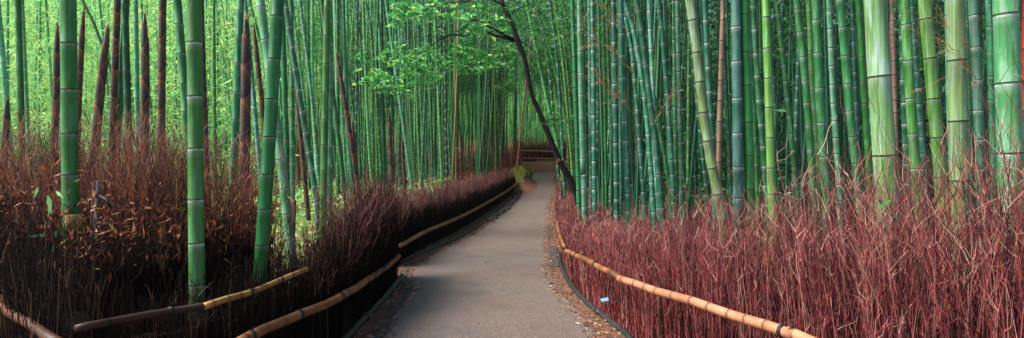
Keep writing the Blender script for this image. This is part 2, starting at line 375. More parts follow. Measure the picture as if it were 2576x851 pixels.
# ------------------------------------------------------------------ ground, path, verges
xs = np.unique(np.concatenate([np.linspace(-95, -12, 40), np.linspace(-12, -4, 33), np.linspace(-4, 5, 73), np.linspace(5, 14, 30), np.linspace(14, 95, 40)]))
ys = np.unique(np.concatenate([np.linspace(-30, 0, 10), np.linspace(0, 12, 61), np.linspace(12, 48, 145), np.linspace(48, 170, 50)]))
X, Y = np.meshgrid(xs, ys); Z = gz(X, Y) + RNG.normal(0, 0.012, X.shape) * (1 - sm(60, 80, Y))
pathx = lambda y: np.interp(y, [0, 4, 6, 8, 10, 14, 18, 25, 30, 38, 44], [-.1, -.15, -.2, -.3, -.4, -.35, 0.1, .85, 1.4, 2.2, 2.0])
Z = Z - 0.035 * (np.abs(X - pathx(Y)) < 1.7) * (Y < 46)
nx_, ny_ = len(xs), len(ys)
idx = np.arange(nx_ * ny_).reshape(ny_, nx_)
Q = np.stack([idx[:-1, :-1], idx[:-1, 1:], idx[1:, 1:], idx[1:, :-1]], -1).reshape(-1, 4)
tag(mesh_obj('ground', np.stack([X, Y, Z], -1).reshape(-1, 3), Q, MAT['grove_floor']), kind='structure')

def ground_hit(px, py):
    d = 2.0
    while d < 80:
        p = W(px, py, d)
        if p.z <= float(gz(0.6 if False else p.x, p.y)) : break
        d += 0.05
    return p
def flat_d(py):                                     # depth of the path surface on a photo row
    d = 2.0
    while d < 39 and CAMH - (py - HY) / F * d > 0.81 * max(0, min(1, (d - 14) / 24)) ** 1.5: d += 0.02
    return d
PL = [(940, 900), (969, 850), (994, 795), (1036, 735), (1024, 690), (1079, 650), (1140, 617), (1194, 590), (1240, 556), (1288, 520), (1318, 480), (1343, 437)]
PR = [(1540, 900), (1503, 850), (1473, 805), (1423, 755), (1388, 705), (1380, 635), (1380, 575), (1383, 525), (1395, 475), (1400, 437)]
def plan(pts, dd=None): return [((px - HX) / F * flat_d(py), flat_d(py)) for px, py in pts]
pl, pr = plan(PL), plan(PR)
pl = [(-1.05, 0.5), (-1.1, 2.5)] + pl + [(2.0, 41.5)]; pr = [(1.6, 0.5), (1.25, 2.5)] + pr + [(4.4, 41.5)]
def edge(pts):
    q, _ = resample(pts, 0.1); yy = np.concatenate([np.linspace(0.5, 14, 90), np.linspace(14.2, 38.4, 130)])
    o = np.argsort(q[:, 1]); return yy, np.interp(yy, q[o, 1], q[o, 0])
yy, xl = edge(pl); _, xr = edge(pr)
yyF = yy; 
def strip(name, xa, xb, yy, lift, mat, n=12, zfn=None, jit=0.0):
    t = np.linspace(0, 1, n); xa = xa + RNG.normal(0, jit, len(xa)) if jit else xa
    XX = xa[:, None] * (1 - t) + xb[:, None] * t; YY = np.repeat(yy[:, None], n, 1)
    ZZ = path_z(XX, YY) + lift
    idx = np.arange(XX.size).reshape(XX.shape)
    Q = np.stack([idx[:-1, :-1], idx[:-1, 1:], idx[1:, 1:], idx[1:, :-1]], -1).reshape(-1, 4)
    return tag(mesh_obj(name, np.stack([XX, YY, ZZ], -1).reshape(-1, 3), Q, mat), kind='structure')
def path_z(x, y):
    return 0.81 * np.clip((y - 14) / 24, 0, 1) ** 1.5 + np.clip(y - 38, 0, 22) * 0.125
strip('path', xl, xr, yy, 0.012, MAT['asphalt'])
# verges between asphalt and fences
def fx(pts, yy):
    q, _ = resample(pts, 0.1); o = np.argsort(q[:, 1]); return np.interp(yy, q[o, 1], q[o, 0])
lf = fx(LEFT_NEAR + LEFT_FAR + [(0.6, 31), (1.9, 38.5)], yy); rf = fx(RIGHT_FENCE + [(3.6, 41)], yy)
lf = np.where(yy < 3.3, -3.0, lf)
strip('verge', np.minimum(lf, xl - 0.05), xl + 0.03, yy, 0.006, MAT['verge'], 7)
strip('verge', xr - 0.03, np.maximum(rf, xr + 0.06), yy, 0.006, MAT['verge'], 7)
# dirt clearing beyond the crest
yd = np.linspace(38.0, 45, 40)
strip('dirt_slope', 0.9 + .35 * np.sin(yd * 1.9) + .5 * sm(39, 44, yd), 4.6 + .4 * np.sin(yd * 1.3) - 1.3 * sm(41, 43, yd), yd, 0.02, MAT['dirt'], 14)
# flush stone edging, left side of the asphalt
parts = []
y = 5.0
while y < 9.0:
    xx = float(np.interp(y, yy, xl)) - 0.05 + random.uniform(-.02, .02); ln = random.uniform(.09, .2)
    if random.random() < .85: parts.append(box((xx, y + ln / 2, 0.010), (random.uniform(.06, .1), ln * .9, 0.024 + random.uniform(0, .012)), random.uniform(-.2, .2)))
    y += ln
y = 16
while y < 37:
    xx = float(np.interp(y, yy, xl)) - 0.08 + random.uniform(-.05, .03)
    parts.append(box((xx, y, float(path_z(xx, y)) + 0.02), (random.uniform(.1, .2), random.uniform(.15, .3), random.uniform(.06, .14)), random.uniform(-.5, .5)))
    y += random.uniform(.25, .5)
y = 9.4
while y < 11.6:
    xx = float(np.interp(y, yy, xr)) + 0.09 + random.uniform(-.02, .02)
    parts.append(box((xx, y, 0.012), (0.12, 0.14, 0.03), random.uniform(-.15, .15))); y += 0.17
V, Fc = join(parts); tag(mesh_obj('kerb', V, Fc, MAT['stone'], smooth=False), kind='structure')
# ------------------------------------------------------------------ fences
def brush(pts, h, per_m, depth, r, lean=0.12, inset=0.0, side=1, branch=2, zb=None, hvar=0.18, start=0.0, smin=0.0, K=4, taper=0.35, wob=0.006):
    """packed dry twigs along a plan curve; side = sign of the inward (away from path) normal offset"""
    q, s = resample(pts, 0.05); N = int(per_m * s[-1])
    u = RNG.random(N) * s[-1]
    P = np.stack([np.interp(u, s, q[:, k]) for k in (0, 1)], 1)
    T = np.gradient(q, axis=0); T = unit(T); t2 = np.stack([np.interp(u, s, T[:, k]) for k in (0, 1)], 1)
    nrm = np.stack([t2[:, 1], -t2[:, 0]], 1) * side
    P = P + nrm * (inset + RNG.random(N) ** 1.3 * depth)[:, None]
    hh = np.interp(u / s[-1], np.linspace(0, 1, len(h)), h) * np.clip(1 + RNG.normal(-.04, hvar, N), .5, 1.16)
    hh *= 1 + 0.06 * np.sin(u * 5.1 + 1) + 0.04 * np.sin(u * 11.7)
    z0 = gz(P[:, 0], P[:, 1]) if zb is None else zb(P[:, 0], P[:, 1])
    st = (smin + RNG.random(N) * max(0, start - smin)) * hh
    base = np.stack([P[:, 0], P[:, 1], z0 + st], 1)
    ln = RNG.normal(0, lean, (N, 2)) * hh[:, None]
    tip = np.stack([P[:, 0] + ln[:, 0], P[:, 1] + ln[:, 1], z0 + hh], 1)
    bend = np.concatenate([RNG.normal(0, 0.022, (N, 2)), np.zeros((N, 1))], 1)
    rnd = np.clip(RNG.random(N) ** 1.15, 0, 1)
    V, Qd, R, PP = twigs(base, tip, bend, r * (0.7 + RNG.random(N) * 0.7), r * taper, K, wob, rnd)
    out = [(V, Qd, R)]
    if branch:
        n = N * branch; i = RNG.integers(0, N, n); k = RNG.integers(max(1, K // 2), K + 1, n)
        b = PP[i, k]; L = hh[i] * (0.07 + RNG.random(n) * 0.11)
        dv = unit(np.stack([RNG.normal(0, .45, n), RNG.normal(0, .45, n), 0.5 + RNG.random(n)], 1))
        tp = b + dv * L[:, None]
        bd = RNG.normal(0, 0.012, (n, 3))
        v2 = twigs(b, tp, bd, r * 0.6, r * 0.25, 3, 0.006, np.clip(rnd[i] + RNG.normal(0.08, .1, n), 0, 1))
        out.append(v2[:3])
    return merge(out)

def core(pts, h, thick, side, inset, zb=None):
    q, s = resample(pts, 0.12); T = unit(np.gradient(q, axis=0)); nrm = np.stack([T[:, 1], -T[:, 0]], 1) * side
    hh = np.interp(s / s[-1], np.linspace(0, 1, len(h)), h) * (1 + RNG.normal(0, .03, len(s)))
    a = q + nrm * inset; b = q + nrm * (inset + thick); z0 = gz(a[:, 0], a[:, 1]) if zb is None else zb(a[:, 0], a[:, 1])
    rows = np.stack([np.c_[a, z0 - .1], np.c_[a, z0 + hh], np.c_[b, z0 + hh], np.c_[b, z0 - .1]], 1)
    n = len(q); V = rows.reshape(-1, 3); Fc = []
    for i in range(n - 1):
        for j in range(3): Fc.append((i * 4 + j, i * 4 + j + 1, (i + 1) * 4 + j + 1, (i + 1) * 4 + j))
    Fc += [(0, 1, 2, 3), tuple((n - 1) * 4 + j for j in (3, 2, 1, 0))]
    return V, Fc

flatz = lambda x, y: path_z(np.asarray(x), np.asarray(y))

def rail(P, r0, r1, mat, parent, inter=0.28, ties=(), sides=10, sag=0.0, name='rail', extra_ring=True):
    """a bamboo pole with raised joints laid along points P (metres)"""
    P = np.asarray([tuple(p) for p in P], float)
    q, s = resample(P, 0.02); L = s[-1]
    st = [0.0]; bands = [0.0]; bul = [1.0]
    x = 0.06
    while x < L - 0.05:
        for dx, b, g in ((-.02, 0, 1.0), (-.006, .6, 1.06), (0, 1, 1.09), (.006, .6, 1.06), (.02, 0, 1.0)):
            st.append(x + dx); bands.append(b); bul.append(g)
        x += inter * random.uniform(.82, 1.15)
    st.append(L); bands.append(0); bul.append(1)
    st = np.array(st); o = np.argsort(st); st = st[o]; bands = np.array(bands)[o]; bul = np.array(bul)[o]
    PP = np.stack([np.interp(st, s, q[:, k]) for k in range(3)], 1); PP[:, 2] += 0.004 * np.sin(st * 9)
    R = (r0 + (r1 - r0) * st / L) * bul
    V, Fc = tube(PP, R, sides)
    o = mesh_obj(name, V, Fc, mat, parent, attrs={'band': np.repeat(bands, sides)})
    for t in ties:
        i = int(t * (len(q) - 1)); c = q[i]; tn = unit(q[min(i + 3, len(q) - 1)] - q[max(i - 3, 0)])
        rr = r0 + (r1 - r0) * t
        pts = [c + tn * k for k in (-.014, -.012, 0, .012, .014)]
        v, f = tube(pts, [rr * 1.03, rr * 1.2, rr * 1.24, rr * 1.2, rr * 1.03], 8)
        e = tube([c + tn * .01 + np.array([0.01, -.01, rr]), c + np.array([0.02, -.02, rr + .03]), c + np.array([0.035, -.02, rr + .035])], [.003, .003, .002], 5)
        v, f = join([(v, f), e])
        t_ = mesh_obj('tie', v, f, MAT['tie']); t_.parent = o; t_.location = (0, 0, 0)
    return o

def brush_fence(pts, label, parts, cores, loc):
    f = empty('brushwood_fence', loc); tag(f, label, 'fence', 'brushwood fences along the path')
    for (V, Qd, R), mat, nm in parts:
        o = mesh_obj(nm, V, Qd, mat, f, smooth=False, attrs={'rnd': R}); o['kind'] = 'stuff'
    for V, Fc, mat in cores: mesh_obj('gap_shade_core', V, Fc, mat, f, smooth=False)
    return f

# left, near: return section and the section along the path
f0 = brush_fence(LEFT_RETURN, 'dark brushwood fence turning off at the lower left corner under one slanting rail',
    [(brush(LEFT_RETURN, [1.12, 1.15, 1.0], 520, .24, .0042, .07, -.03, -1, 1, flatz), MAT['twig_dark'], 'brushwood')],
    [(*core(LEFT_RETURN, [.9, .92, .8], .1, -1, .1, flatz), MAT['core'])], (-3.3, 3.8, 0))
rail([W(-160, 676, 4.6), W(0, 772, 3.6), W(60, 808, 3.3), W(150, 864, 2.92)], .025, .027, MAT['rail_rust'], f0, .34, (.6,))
f1 = brush_fence(LEFT_NEAR, 'black brushwood fence with two bamboo rails left of the path, nearest the viewer',
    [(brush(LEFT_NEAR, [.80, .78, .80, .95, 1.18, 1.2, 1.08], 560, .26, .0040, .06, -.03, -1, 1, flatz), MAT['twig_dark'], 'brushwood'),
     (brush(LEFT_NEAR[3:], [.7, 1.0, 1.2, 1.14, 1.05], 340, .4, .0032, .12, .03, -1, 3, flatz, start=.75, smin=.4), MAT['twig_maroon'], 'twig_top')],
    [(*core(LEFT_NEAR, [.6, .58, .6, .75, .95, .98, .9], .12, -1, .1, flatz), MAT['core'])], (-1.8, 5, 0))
rail([W(600, 862, 3.9), W(640, 842, 4.05), W(720, 805, 4.4), W(800, 775, 4.85), W(884, 732, 5.55), W(930, 700, 6.3), W(972, 672, 7.2), W(1003, 645, 8.2)], .036, .033, MAT['rail'], f1, .22, (.03, .16, .33, .52, .72))
rail([W(190, 828, 3.12), W(300, 806, 3.3), W(400, 787, 3.5), W(526, 768, 3.74)], .022, .022, MAT['rail_dark'], f1, .3, (.7,))
rail([W(514, 771, 3.70), W(560, 757, 3.85), W(620, 738, 4.12), W(700, 708, 4.5), W(772, 676, 4.85)], .022, .019, MAT['rail_yellow'], f1, .16, (.42, .72))
# left, far
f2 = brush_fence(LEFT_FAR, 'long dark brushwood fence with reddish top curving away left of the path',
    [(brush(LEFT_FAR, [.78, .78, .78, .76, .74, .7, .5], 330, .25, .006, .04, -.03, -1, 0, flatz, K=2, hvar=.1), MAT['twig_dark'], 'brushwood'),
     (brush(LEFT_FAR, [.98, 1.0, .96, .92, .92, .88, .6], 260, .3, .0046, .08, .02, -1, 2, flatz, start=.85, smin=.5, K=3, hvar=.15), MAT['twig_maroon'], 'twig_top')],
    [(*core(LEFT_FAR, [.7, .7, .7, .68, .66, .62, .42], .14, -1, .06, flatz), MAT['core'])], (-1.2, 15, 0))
q_, s_ = resample(LEFT_FAR, .5); T_ = unit(np.gradient(q_, axis=0)); nr_ = np.stack([T_[:, 1], -T_[:, 0]], 1)
k_ = s_ < 19.5; off_ = q_ + nr_ * .11
rail([(x, y, float(flatz(x, y)) + .34 - .0 * y) for x, y in off_[k_]], .036, .040, MAT['rail_yellow'], f2, .33, (.1, .25, .4, .55, .7, .85))
# right
R_NEAR = RIGHT_FENCE[:7]; R_FAR = RIGHT_FENCE[6:]
f3 = brush_fence(R_NEAR, 'tall red-brown brushwood fence with a pale bamboo rail right of the path',
    [(brush(R_NEAR, [1.25, 1.18, 1.02, .9, .78, .66, .58], 720, .35, .0031, .08, -.02, 1, 1, flatz, hvar=.15), MAT['twig_red'], 'brushwood'),
     (brush(R_NEAR[:5], [1.95, 1.85, 1.5, 1.22, 1.1], 130, .7, .0033, .16, .05, 1, 2, flatz, start=.6, hvar=.25), MAT['twig_red'], 'stray_twigs'),
     (brush(R_NEAR, [1.70, 1.58, 1.28, 1.05, .88, .74, .62], 800, .8, .0026, .12, .03, 1, 3, flatz, start=.5, hvar=.16), MAT['twig_red'], 'twig_top')],
    [(*core(R_NEAR, [.9, .85, .75, .65, .56, .5, .42], .1, 1, .12, flatz), MAT['core_red'])], (1.3, 5, 0))
rail([W(1424, 632, 7.0), W(1470, 652, 6.25), W(1520, 678, 5.65), W(1566, 703, 5.2)], .027, .029, MAT['rail'], f3, .22, (.25, .62))
rail([W(1558, 702, 5.18), W(1640, 728, 4.75), W(1760, 765, 4.3), W(1880, 805, 3.95), W(1996, 843, 3.62)], .030, .036, MAT['rail_light'], f3, .17, (.96,))
rail([W(1980, 834, 3.68), W(2060, 868, 3.45), W(2200, 930, 3.1), W(2420, 1040, 2.65)], .033, .035, MAT['rail_light'], f3, .25, (.05,))
f4 = brush_fence(R_FAR, 'low red-brown brushwood fence running up the far right edge of the path',
    [(brush(R_FAR, [.55, .52, .5, .55, .6, .6, .6], 300, .3, .0055, .08, -.02, 1, 1, flatz, K=3), MAT['twig_red'], 'brushwood'),
     (brush(R_FAR[:4], [.6, .56, .56, .6], 330, .9, .0045, .14, .05, 1, 3, flatz, start=.5, K=3), MAT['twig_red'], 'twig_top')],
    [(*core(R_FAR, [.38, .36, .36, .4], .12, 1, .12, flatz), MAT['core_red'])], (1.2, 14, 0))
rail([W(1402, 560, 12.2), W(1406, 585, 10.6), W(1414, 608, 9.0), W(1421, 622, 8.3)], .026, .028, MAT['rail'], f4, .3, (.5,))
# far cross fence at the bend
CROSS = [(0.15, 43.6), (1.4, 43.8), (3.0, 44.0), (5.0, 44.2)]
f5 = brush_fence(CROSS, 'small distant brushwood fence with two rails closing the end of the path',
    [(brush(CROSS, [.95, 1.0, .95, .9], 240, .4, .012, .06, 0, -1, 1, None, K=2), MAT['twig_brown'], 'brushwood'),
     (brush(CROSS, [1.35, 1.4, 1.3, 1.3], 160, .8, .012, .1, .3, -1, 2, None, K=2, start=.5), MAT['twig_brown'], 'twig_top')],
    [(*core(CROSS, [.85, .85, .85], .15, -1, .1), MAT['core'])], (2.4, 43.9, float(gz(2.4, 43.9))))
for yy_ in (380, 399):
    rail([W(1292, yy_ - 1, 43.2), W(1345, yy_, 43.3), W(1404, yy_ + 2, 43.4)], .055, .055, MAT['rail_light'], f5, .6, (.5,))

# edging pipes at the fence feet
def pipe(pts, lab, r=.032):
    P = [(x, y, float(flatz(x, y)) + r * .8) for x, y in pts]
    q, s = resample(P, .25)
    q[:, 2] += 0.006 * np.sin(s * 3)
    V, Fc = tube(q, r, 9); o = mesh_obj('edging_pipe', V, Fc, MAT['pipe'], loc=q[0])
    tag(o, lab, 'pipe', 'black edging pipes'); return o, q
def plan2(pts): return [((px - HX) / F * flat_d(py), flat_d(py)) for px, py in pts]
pp, q = pipe([(-1.55, 3.6)] + plan2([(884, 845), (940, 783), (990, 728)]) + [(-1.55, 8.4)], 'thick dark edging pipe lying at the foot of the black fence, lower left', .042)
parts = [tube([q[i] - (q[i + 1] - q[i]) * .12, q[i] + (q[i + 1] - q[i]) * .12], [.05, .05], 9) for i in (5, 10)]
V, Fc = join(parts[:1]); mesh_obj('collar', V, Fc, MAT['pipe'], pp)
V, Fc = join(parts[1:]); mesh_obj('collar', V, Fc, MAT['pipe'], pp)
pipe(plan2([(1008, 664), (1060, 640), (1144, 605), (1219, 560), (1286, 497)]), 'thin dark edging pipe along the foot of the far left fence')
pp, q = pipe([(2.3, 2.6)] + plan2([(1640, 900), (1583, 851), (1548, 825), (1473, 765), (1433, 715), (1411, 670), (1408, 640)]), 'black edging pipe with collars at the foot of the red-brown right fence')
for i in (6, 11, 16):
    if i + 1 < len(q):
        V, Fc = tube([q[i] - (q[i + 1] - q[i]) * .12, q[i] + (q[i + 1] - q[i]) * .12], [.039, .039], 9)
        mesh_obj('collar', V, Fc, MAT['pipe'], pp)
# pale blue tag tucked in the right fence
c = W(1528, 752, 5.62)
V, Fc = box(c + Vector((-.03, -.03, 0)), (0.085, 0.004, 0.03), -0.7, -0.28)
tag(mesh_obj('paper_tag', V, Fc, MAT['paper'], smooth=False, loc=c), 'small pale blue slip of paper stuck in the red-brown fence below the rail', 'tag')

# dry brush on the bank above the near left fence
bankz = lambda x, y: 0.85 * (1 - sm(5.3, 6.4, y)) * (1 - sm(-2.25, -2.0, x))
BANK = [(-6.5, 5.7), (-5.0, 5.2), (-3.7, 4.75), (-3.0, 4.5), (-2.62, 4.75), (-2.38, 5.2), (-2.2, 5.65)]
V, Qd, R = merge([brush(BANK, [.98, 1.0, .98, .96, .96, .94, .9, .8], 620, .8, .0030, .16, -.05, -1, 3, bankz, start=.25, hvar=.16),
                  brush(BANK, [.5, .55, .55, .55, .55, .5, .45], 320, .5, .003, .35, -.15, -1, 2, bankz, start=.5, hvar=.3)])
tag(mesh_obj('dry_brush', V, Qd, MAT['twig_brown'], smooth=False, attrs={'rnd': R}), 'tangle of dry reddish brown twigs on the bank', 'brush', kind='stuff')
FACE = [(-5.6, 5.15), (-4.2, 4.5), (-3.2, 3.95), (-2.6, 3.7), (-2.36, 4.2), (-2.12, 4.9), (-1.95, 5.5)]
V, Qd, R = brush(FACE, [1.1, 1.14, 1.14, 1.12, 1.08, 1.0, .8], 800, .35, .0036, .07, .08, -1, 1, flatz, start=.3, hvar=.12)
tag(mesh_obj('dark_brush', V, Qd, MAT['twig_dark'], smooth=False, attrs={'rnd': R}), 'dense near-black stalks covering the face of the bank', 'brush', kind='stuff')
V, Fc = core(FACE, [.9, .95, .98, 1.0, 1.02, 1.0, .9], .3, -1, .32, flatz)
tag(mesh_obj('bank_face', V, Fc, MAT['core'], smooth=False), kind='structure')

# ------------------------------------------------------------------ dead leaves and litter
def stuff_leaves(name, c, d, L, Wd, mat, lab):
    V, Qd, R = leaves(c, unit(d), L, Wd)
    return tag(mesh_obj(name, V, Qd, mat, smooth=False, attrs={'rnd': R}), lab, 'leaves', kind='stuff')
def along(pts, n, a, b, side):
    q, s = resample(pts, .05); u = RNG.random(n) * s[-1]; T = unit(np.gradient(q, axis=0))
    P = np.stack([np.interp(u, s, q[:, k]) for k in (0, 1)], 1); t2 = np.stack([np.interp(u, s, T[:, k]) for k in (0, 1)], 1)
    return P + np.stack([t2[:, 1], -t2[:, 0]], 1) * side * (a + RNG.random(n) * (b - a))[:, None]
n = 2300; p = along(FACE, n, .0, .9, -1); z = 1.18 + RNG.normal(0, .13, n) + (RNG.random(n) < .25) * RNG.random(n) * .4
d = np.stack([RNG.normal(0, .7, n), RNG.normal(0, .7, n), RNG.normal(-.25, .6, n)], 1)
stuff_leaves('dead_leaves', np.c_[p, z], d, .03 + RNG.random(n) ** 2 * .085, .006 + RNG.random(n) * .010, MAT['leaf_dead'], 'orange dead bamboo leaves caught in the dry brush')
n = 420; p = along(FACE, n, .0, .25, -1); z = RNG.random(n) * 1.0 + .3
d = np.stack([RNG.normal(0, .35, n), RNG.normal(0, .35, n), -np.ones(n)], 1)
stuff_leaves('hanging_dead_leaves', np.c_[p, z], d, .05 + RNG.random(n) * .07, .012 + RNG.random(n) * .014, MAT['leaf_dead'], 'scattered dead leaves hanging on the dark bank')
n = 700; p = along(R_NEAR, n, -.02, .5, 1); z = RNG.random(n) * .95 + .05
d = np.stack([RNG.normal(0, .5, n), RNG.normal(0, .5, n), RNG.normal(-.5, .6, n)], 1)
stuff_leaves('caught_dead_leaves', np.c_[p, z], d, .04 + RNG.random(n) * .06, .010 + RNG.random(n) * .014, MAT['leaf_dead'], 'tan dead leaves caught among the red twigs')
n = 5200; t = RNG.random(n); ya = 3.2 + RNG.random(n) ** 1.5 * 30
s_ = RNG.random(n) < .5
xa = np.where(s_, np.interp(ya, yy, xl) - RNG.random(n) ** 1.4 * .5 + .08, np.interp(ya, yy, xr) + RNG.random(n) ** 1.4 * .42 - .1)
d = np.stack([RNG.normal(0, 1, n), RNG.normal(0, 1, n), RNG.normal(0, .12, n)], 1)
stuff_leaves('leaf_litter', np.stack([xa, ya, path_z(xa, ya) + .022], 1), d, .03 + RNG.random(n) * .05, .010 + RNG.random(n) * .014, MAT['leaf_litter'], 'brown leaf litter along both edges of the path')
n = 130; ya = 3.5 + RNG.random(n) * 22; xa = np.interp(ya, yy, xl) + RNG.random(n) * (np.interp(ya, yy, xr) - np.interp(ya, yy, xl))
d = np.stack([RNG.normal(0, 1, n), RNG.normal(0, 1, n), RNG.normal(0, .08, n)], 1)
stuff_leaves('leaf_litter', np.stack([xa, ya, path_z(xa, ya) + .02], 1), d, .025 + RNG.random(n) * .035, .008 + RNG.random(n) * .008, MAT['leaf_litter'], 'few brown leaves blown over the asphalt')
n = 26000; xa = RNG.uniform(-14, 0.2, n); ya = RNG.uniform(14, 52, n); k = xa < np.interp(ya, yy, lf) - .3; xa, ya = xa[k], ya[k]; n = len(xa)
d = np.stack([RNG.normal(0, 1, n), RNG.normal(0, 1, n), RNG.normal(0.1, .25, n)], 1)
stuff_leaves('grove_litter', np.stack([xa, ya, gz(xa, ya) + .03], 1), d, .08 + RNG.random(n) * .12, .03 + RNG.random(n) * .04, MAT['leaf_litter'], 'fallen brown leaves on the grove floor')
# low green plants on the left grove floor
n = 9000; xa = RNG.uniform(-11, -2.2, n); ya = RNG.uniform(8, 24, n); z = gz(xa, ya) + RNG.random(n) ** 2 * .45
k = (np.sin(xa * 1.7) + np.sin(ya * 1.3 + xa) + RNG.normal(0, .5, n)) > -.2
d = np.stack([RNG.normal(0, .8, n), RNG.normal(0, .8, n), RNG.normal(.3, .5, n)], 1)
stuff_leaves('ground_plants', np.stack([xa, ya, z], 1)[k], d[k], .12 + RNG.random(k.sum()) * .1, .05, MAT['leaf_bright'], 'low bright green plants on the floor of the left grove')
# mossy mound skin at the bend
n = 9000; xa = .33 + RNG.normal(0, .42, n); ya = 30.3 + RNG.normal(0, 2.2, n); k = xa < np.interp(ya, yy, xl) - .12; xa, ya = xa[k], ya[k]; n = len(xa)
d = np.stack([RNG.normal(0, .6, n), RNG.normal(-.3, .6, n), RNG.normal(.1, .6, n)], 1)
e_ = 2600; xe = 3.1 + RNG.normal(0, .45, e_); ye = 42.2 + RNG.normal(0, .7, e_); xe[:900] = 1.0 + RNG.normal(0, .3, 900); ye[:900] = 39.8 + RNG.normal(0, 1.6, 900)
xa, ya = np.r_[xa, xe], np.r_[ya, ye]; d = np.concatenate([d, np.stack([RNG.normal(0, .6, e_), RNG.normal(-.3, .6, e_), RNG.normal(.1, .6, e_)], 1)])
V, Qd, R = leaves(np.stack([xa, ya, gz(xa, ya) + .01], 1), unit(d), .12, .03)
MAT['grass_moss'] = leaf_mat('grass_moss', [(0, (.16, .20, .03)), (.6, (.32, .36, .06)), (1, (.40, .24, .09))], .2, .8)
tag(mesh_obj('grass', V, Qd, MAT['grass_moss'], smooth=False, attrs={'rnd': R}), 'mossy yellow-green grass on the mound at the bend', 'grass', kind='stuff')

# ------------------------------------------------------------------ bamboo culms
CULMS = []
def culm(pts_px, w, mat, zone, label=None, mark=None, d=None, H=None, rings=None, dark_base=None, lean_y=None, diam=None):
    """pts_px: photo reading (D units) top->bottom, w: width in D units."""
    if zone == 'right' and 9 < w < 20: w *= 1.15
    diam = diam or (.093 + .0011 * w)
    d = d or F * diam / w
    xb = pts_px[-1][0]
    for _ in range(14):                          # keep it behind the fence it stands behind
        X = (xb - HX) / F * d
        if X > 0 or xb > HX:
            ok = X > fence_x_right(d) + (.06 if d > 12 else .25 if d > 9 else .55)
        else: ok = X < fence_x_left(d) - .22
        if ok or zone == 'free': break
        d *= 1.02; diam *= 1.02
    pts = [W(px, py, d) for px, py in pts_px][::-1]      # bottom -> top
    ly = random.uniform(-.03, .03) if lean_y is None else lean_y
    p0, p1 = np.array(pts[0]), np.array(pts[1])
    dirn = (p1 - p0) / max(p1[2] - p0[2], .2)
    g = float(gz(p0[0], p0[1]))
    base = p0 - dirn * (p0[2] - g) * (0.8)
    base = np.array([base[0], base[1], g - .06])
    P = [base] + [np.array(p) for p in pts]
    dl = (P[-1] - P[-2]) / max(P[-1][2] - P[-2][2], .2)
    H = H or (max(9.5, P[-1][2] + 2.5) + random.uniform(0, 2.5))
    while P[-1][2] < H:
        dl = dl * 1.06; P.append(P[-1] + dl * 1.5)
    P = np.array(P); P[:, 1] += (P[:, 2] - base[2]) * ly
    zz = P[:, 2]
    q = curve(P, np.linspace(0, 1, 160)); L = np.r_[0, np.cumsum(np.linalg.norm(np.diff(q, axis=0), axis=1))]
    r = diam / 2
    b = max(.0052, d * .0006) * (1.15 if zone == 'right' else 1)
    big = w >= 15 if rings is None else rings
    sides = 16 if w > 24 else 10 if w > 9 else 7
    it = diam * random.uniform(3.0, 3.9)
    st, bd, bl = [0.0], [0.0], [1.0]; nodes = []
    x = it * random.uniform(.25, .9)
    while x < L[-1] - .1:
        nodes.append(x)
        for dx, v, g_ in ((-14 * b, 0, 1.0), (-4.5 * b, -.22, 1.0), (-2.9 * b, -.85, 1.0), (-1.0 * b, -1, 1.015), (-.75 * b, 0 if big else 1, 1.05), (.75 * b, 0 if big else 1, 1.05), (1.6 * b, 0, 1.0)):
            st.append(x + dx); bd.append(v); bl.append(g_)
        x += it * random.uniform(.93, 1.07) * (0.72 + min(.28, x * .12))
    st.append(L[-1]); bd.append(0); bl.append(1)
    st = np.clip(np.array(st), 0, L[-1]); PP = np.stack([np.interp(st, L, q[:, k]) for k in range(3)], 1)
    tp = 1 - .45 * np.clip(st / max(L[-1], 11), 0, 1) ** 1.3
    tp *= np.where(st > L[-1] - .4, .5, 1)
    R = r * tp * np.array(bl)
    V, Fc = tube(PP, R, sides)
    o = mesh_obj('bamboo_culm', V, Fc, MAT[mat], attrs={'band': np.repeat(bd, sides)}, loc=base)
    if big:
        for x in nodes:
            c = np.array([np.interp(x, L, q[:, k]) for k in range(3)])
            py = HY + (CAMH - c[2]) * F / c[1]
            if py < -30 or py > 900: continue
            t = np.array([np.interp(x + .05, L, q[:, k]) for k in range(3)]) - c; t = unit(t)
            rr = r * float(np.interp(x, st, tp))
            v, f = tube([c - t * .9 * b, c - t * .55 * b, c, c + t * .55 * b, c + t * .9 * b], [rr * 1.0, rr * 1.07, rr * 1.085, rr * 1.065, rr * 1.0], sides, False)
            k = mesh_obj('node_ring', v, f, RINGM, o)
    rec = dict(o=o, x=float(np.interp(1.7 + (HY - 230) / F * d, [p[2] for p in P], [p[0] for p in P])) / d * F + HX, w=w, mat=mat, zone=zone, label=label, mark=mark, d=d)
    CULMS.append(rec)
    return rec
K_ = 600 / 567 / (3840 / 2576)                      # strip reading -> D units
def ST(off):
    o = off * 2576 / 3840
    return lambda *p: [(o + x * K_, y * K_) for x, y in p]
s1, s2, s3, s4, s5, s6, s7 = (ST(v) for v in (0, 600, 1200, 1800, 2400, 3000, 3240))
C3 = lambda *p: [(1288 + x * .4995, y * .4995) for x, y in p]
k = K_
LZ, CZ, RZ = 'left', 'centre', 'right'
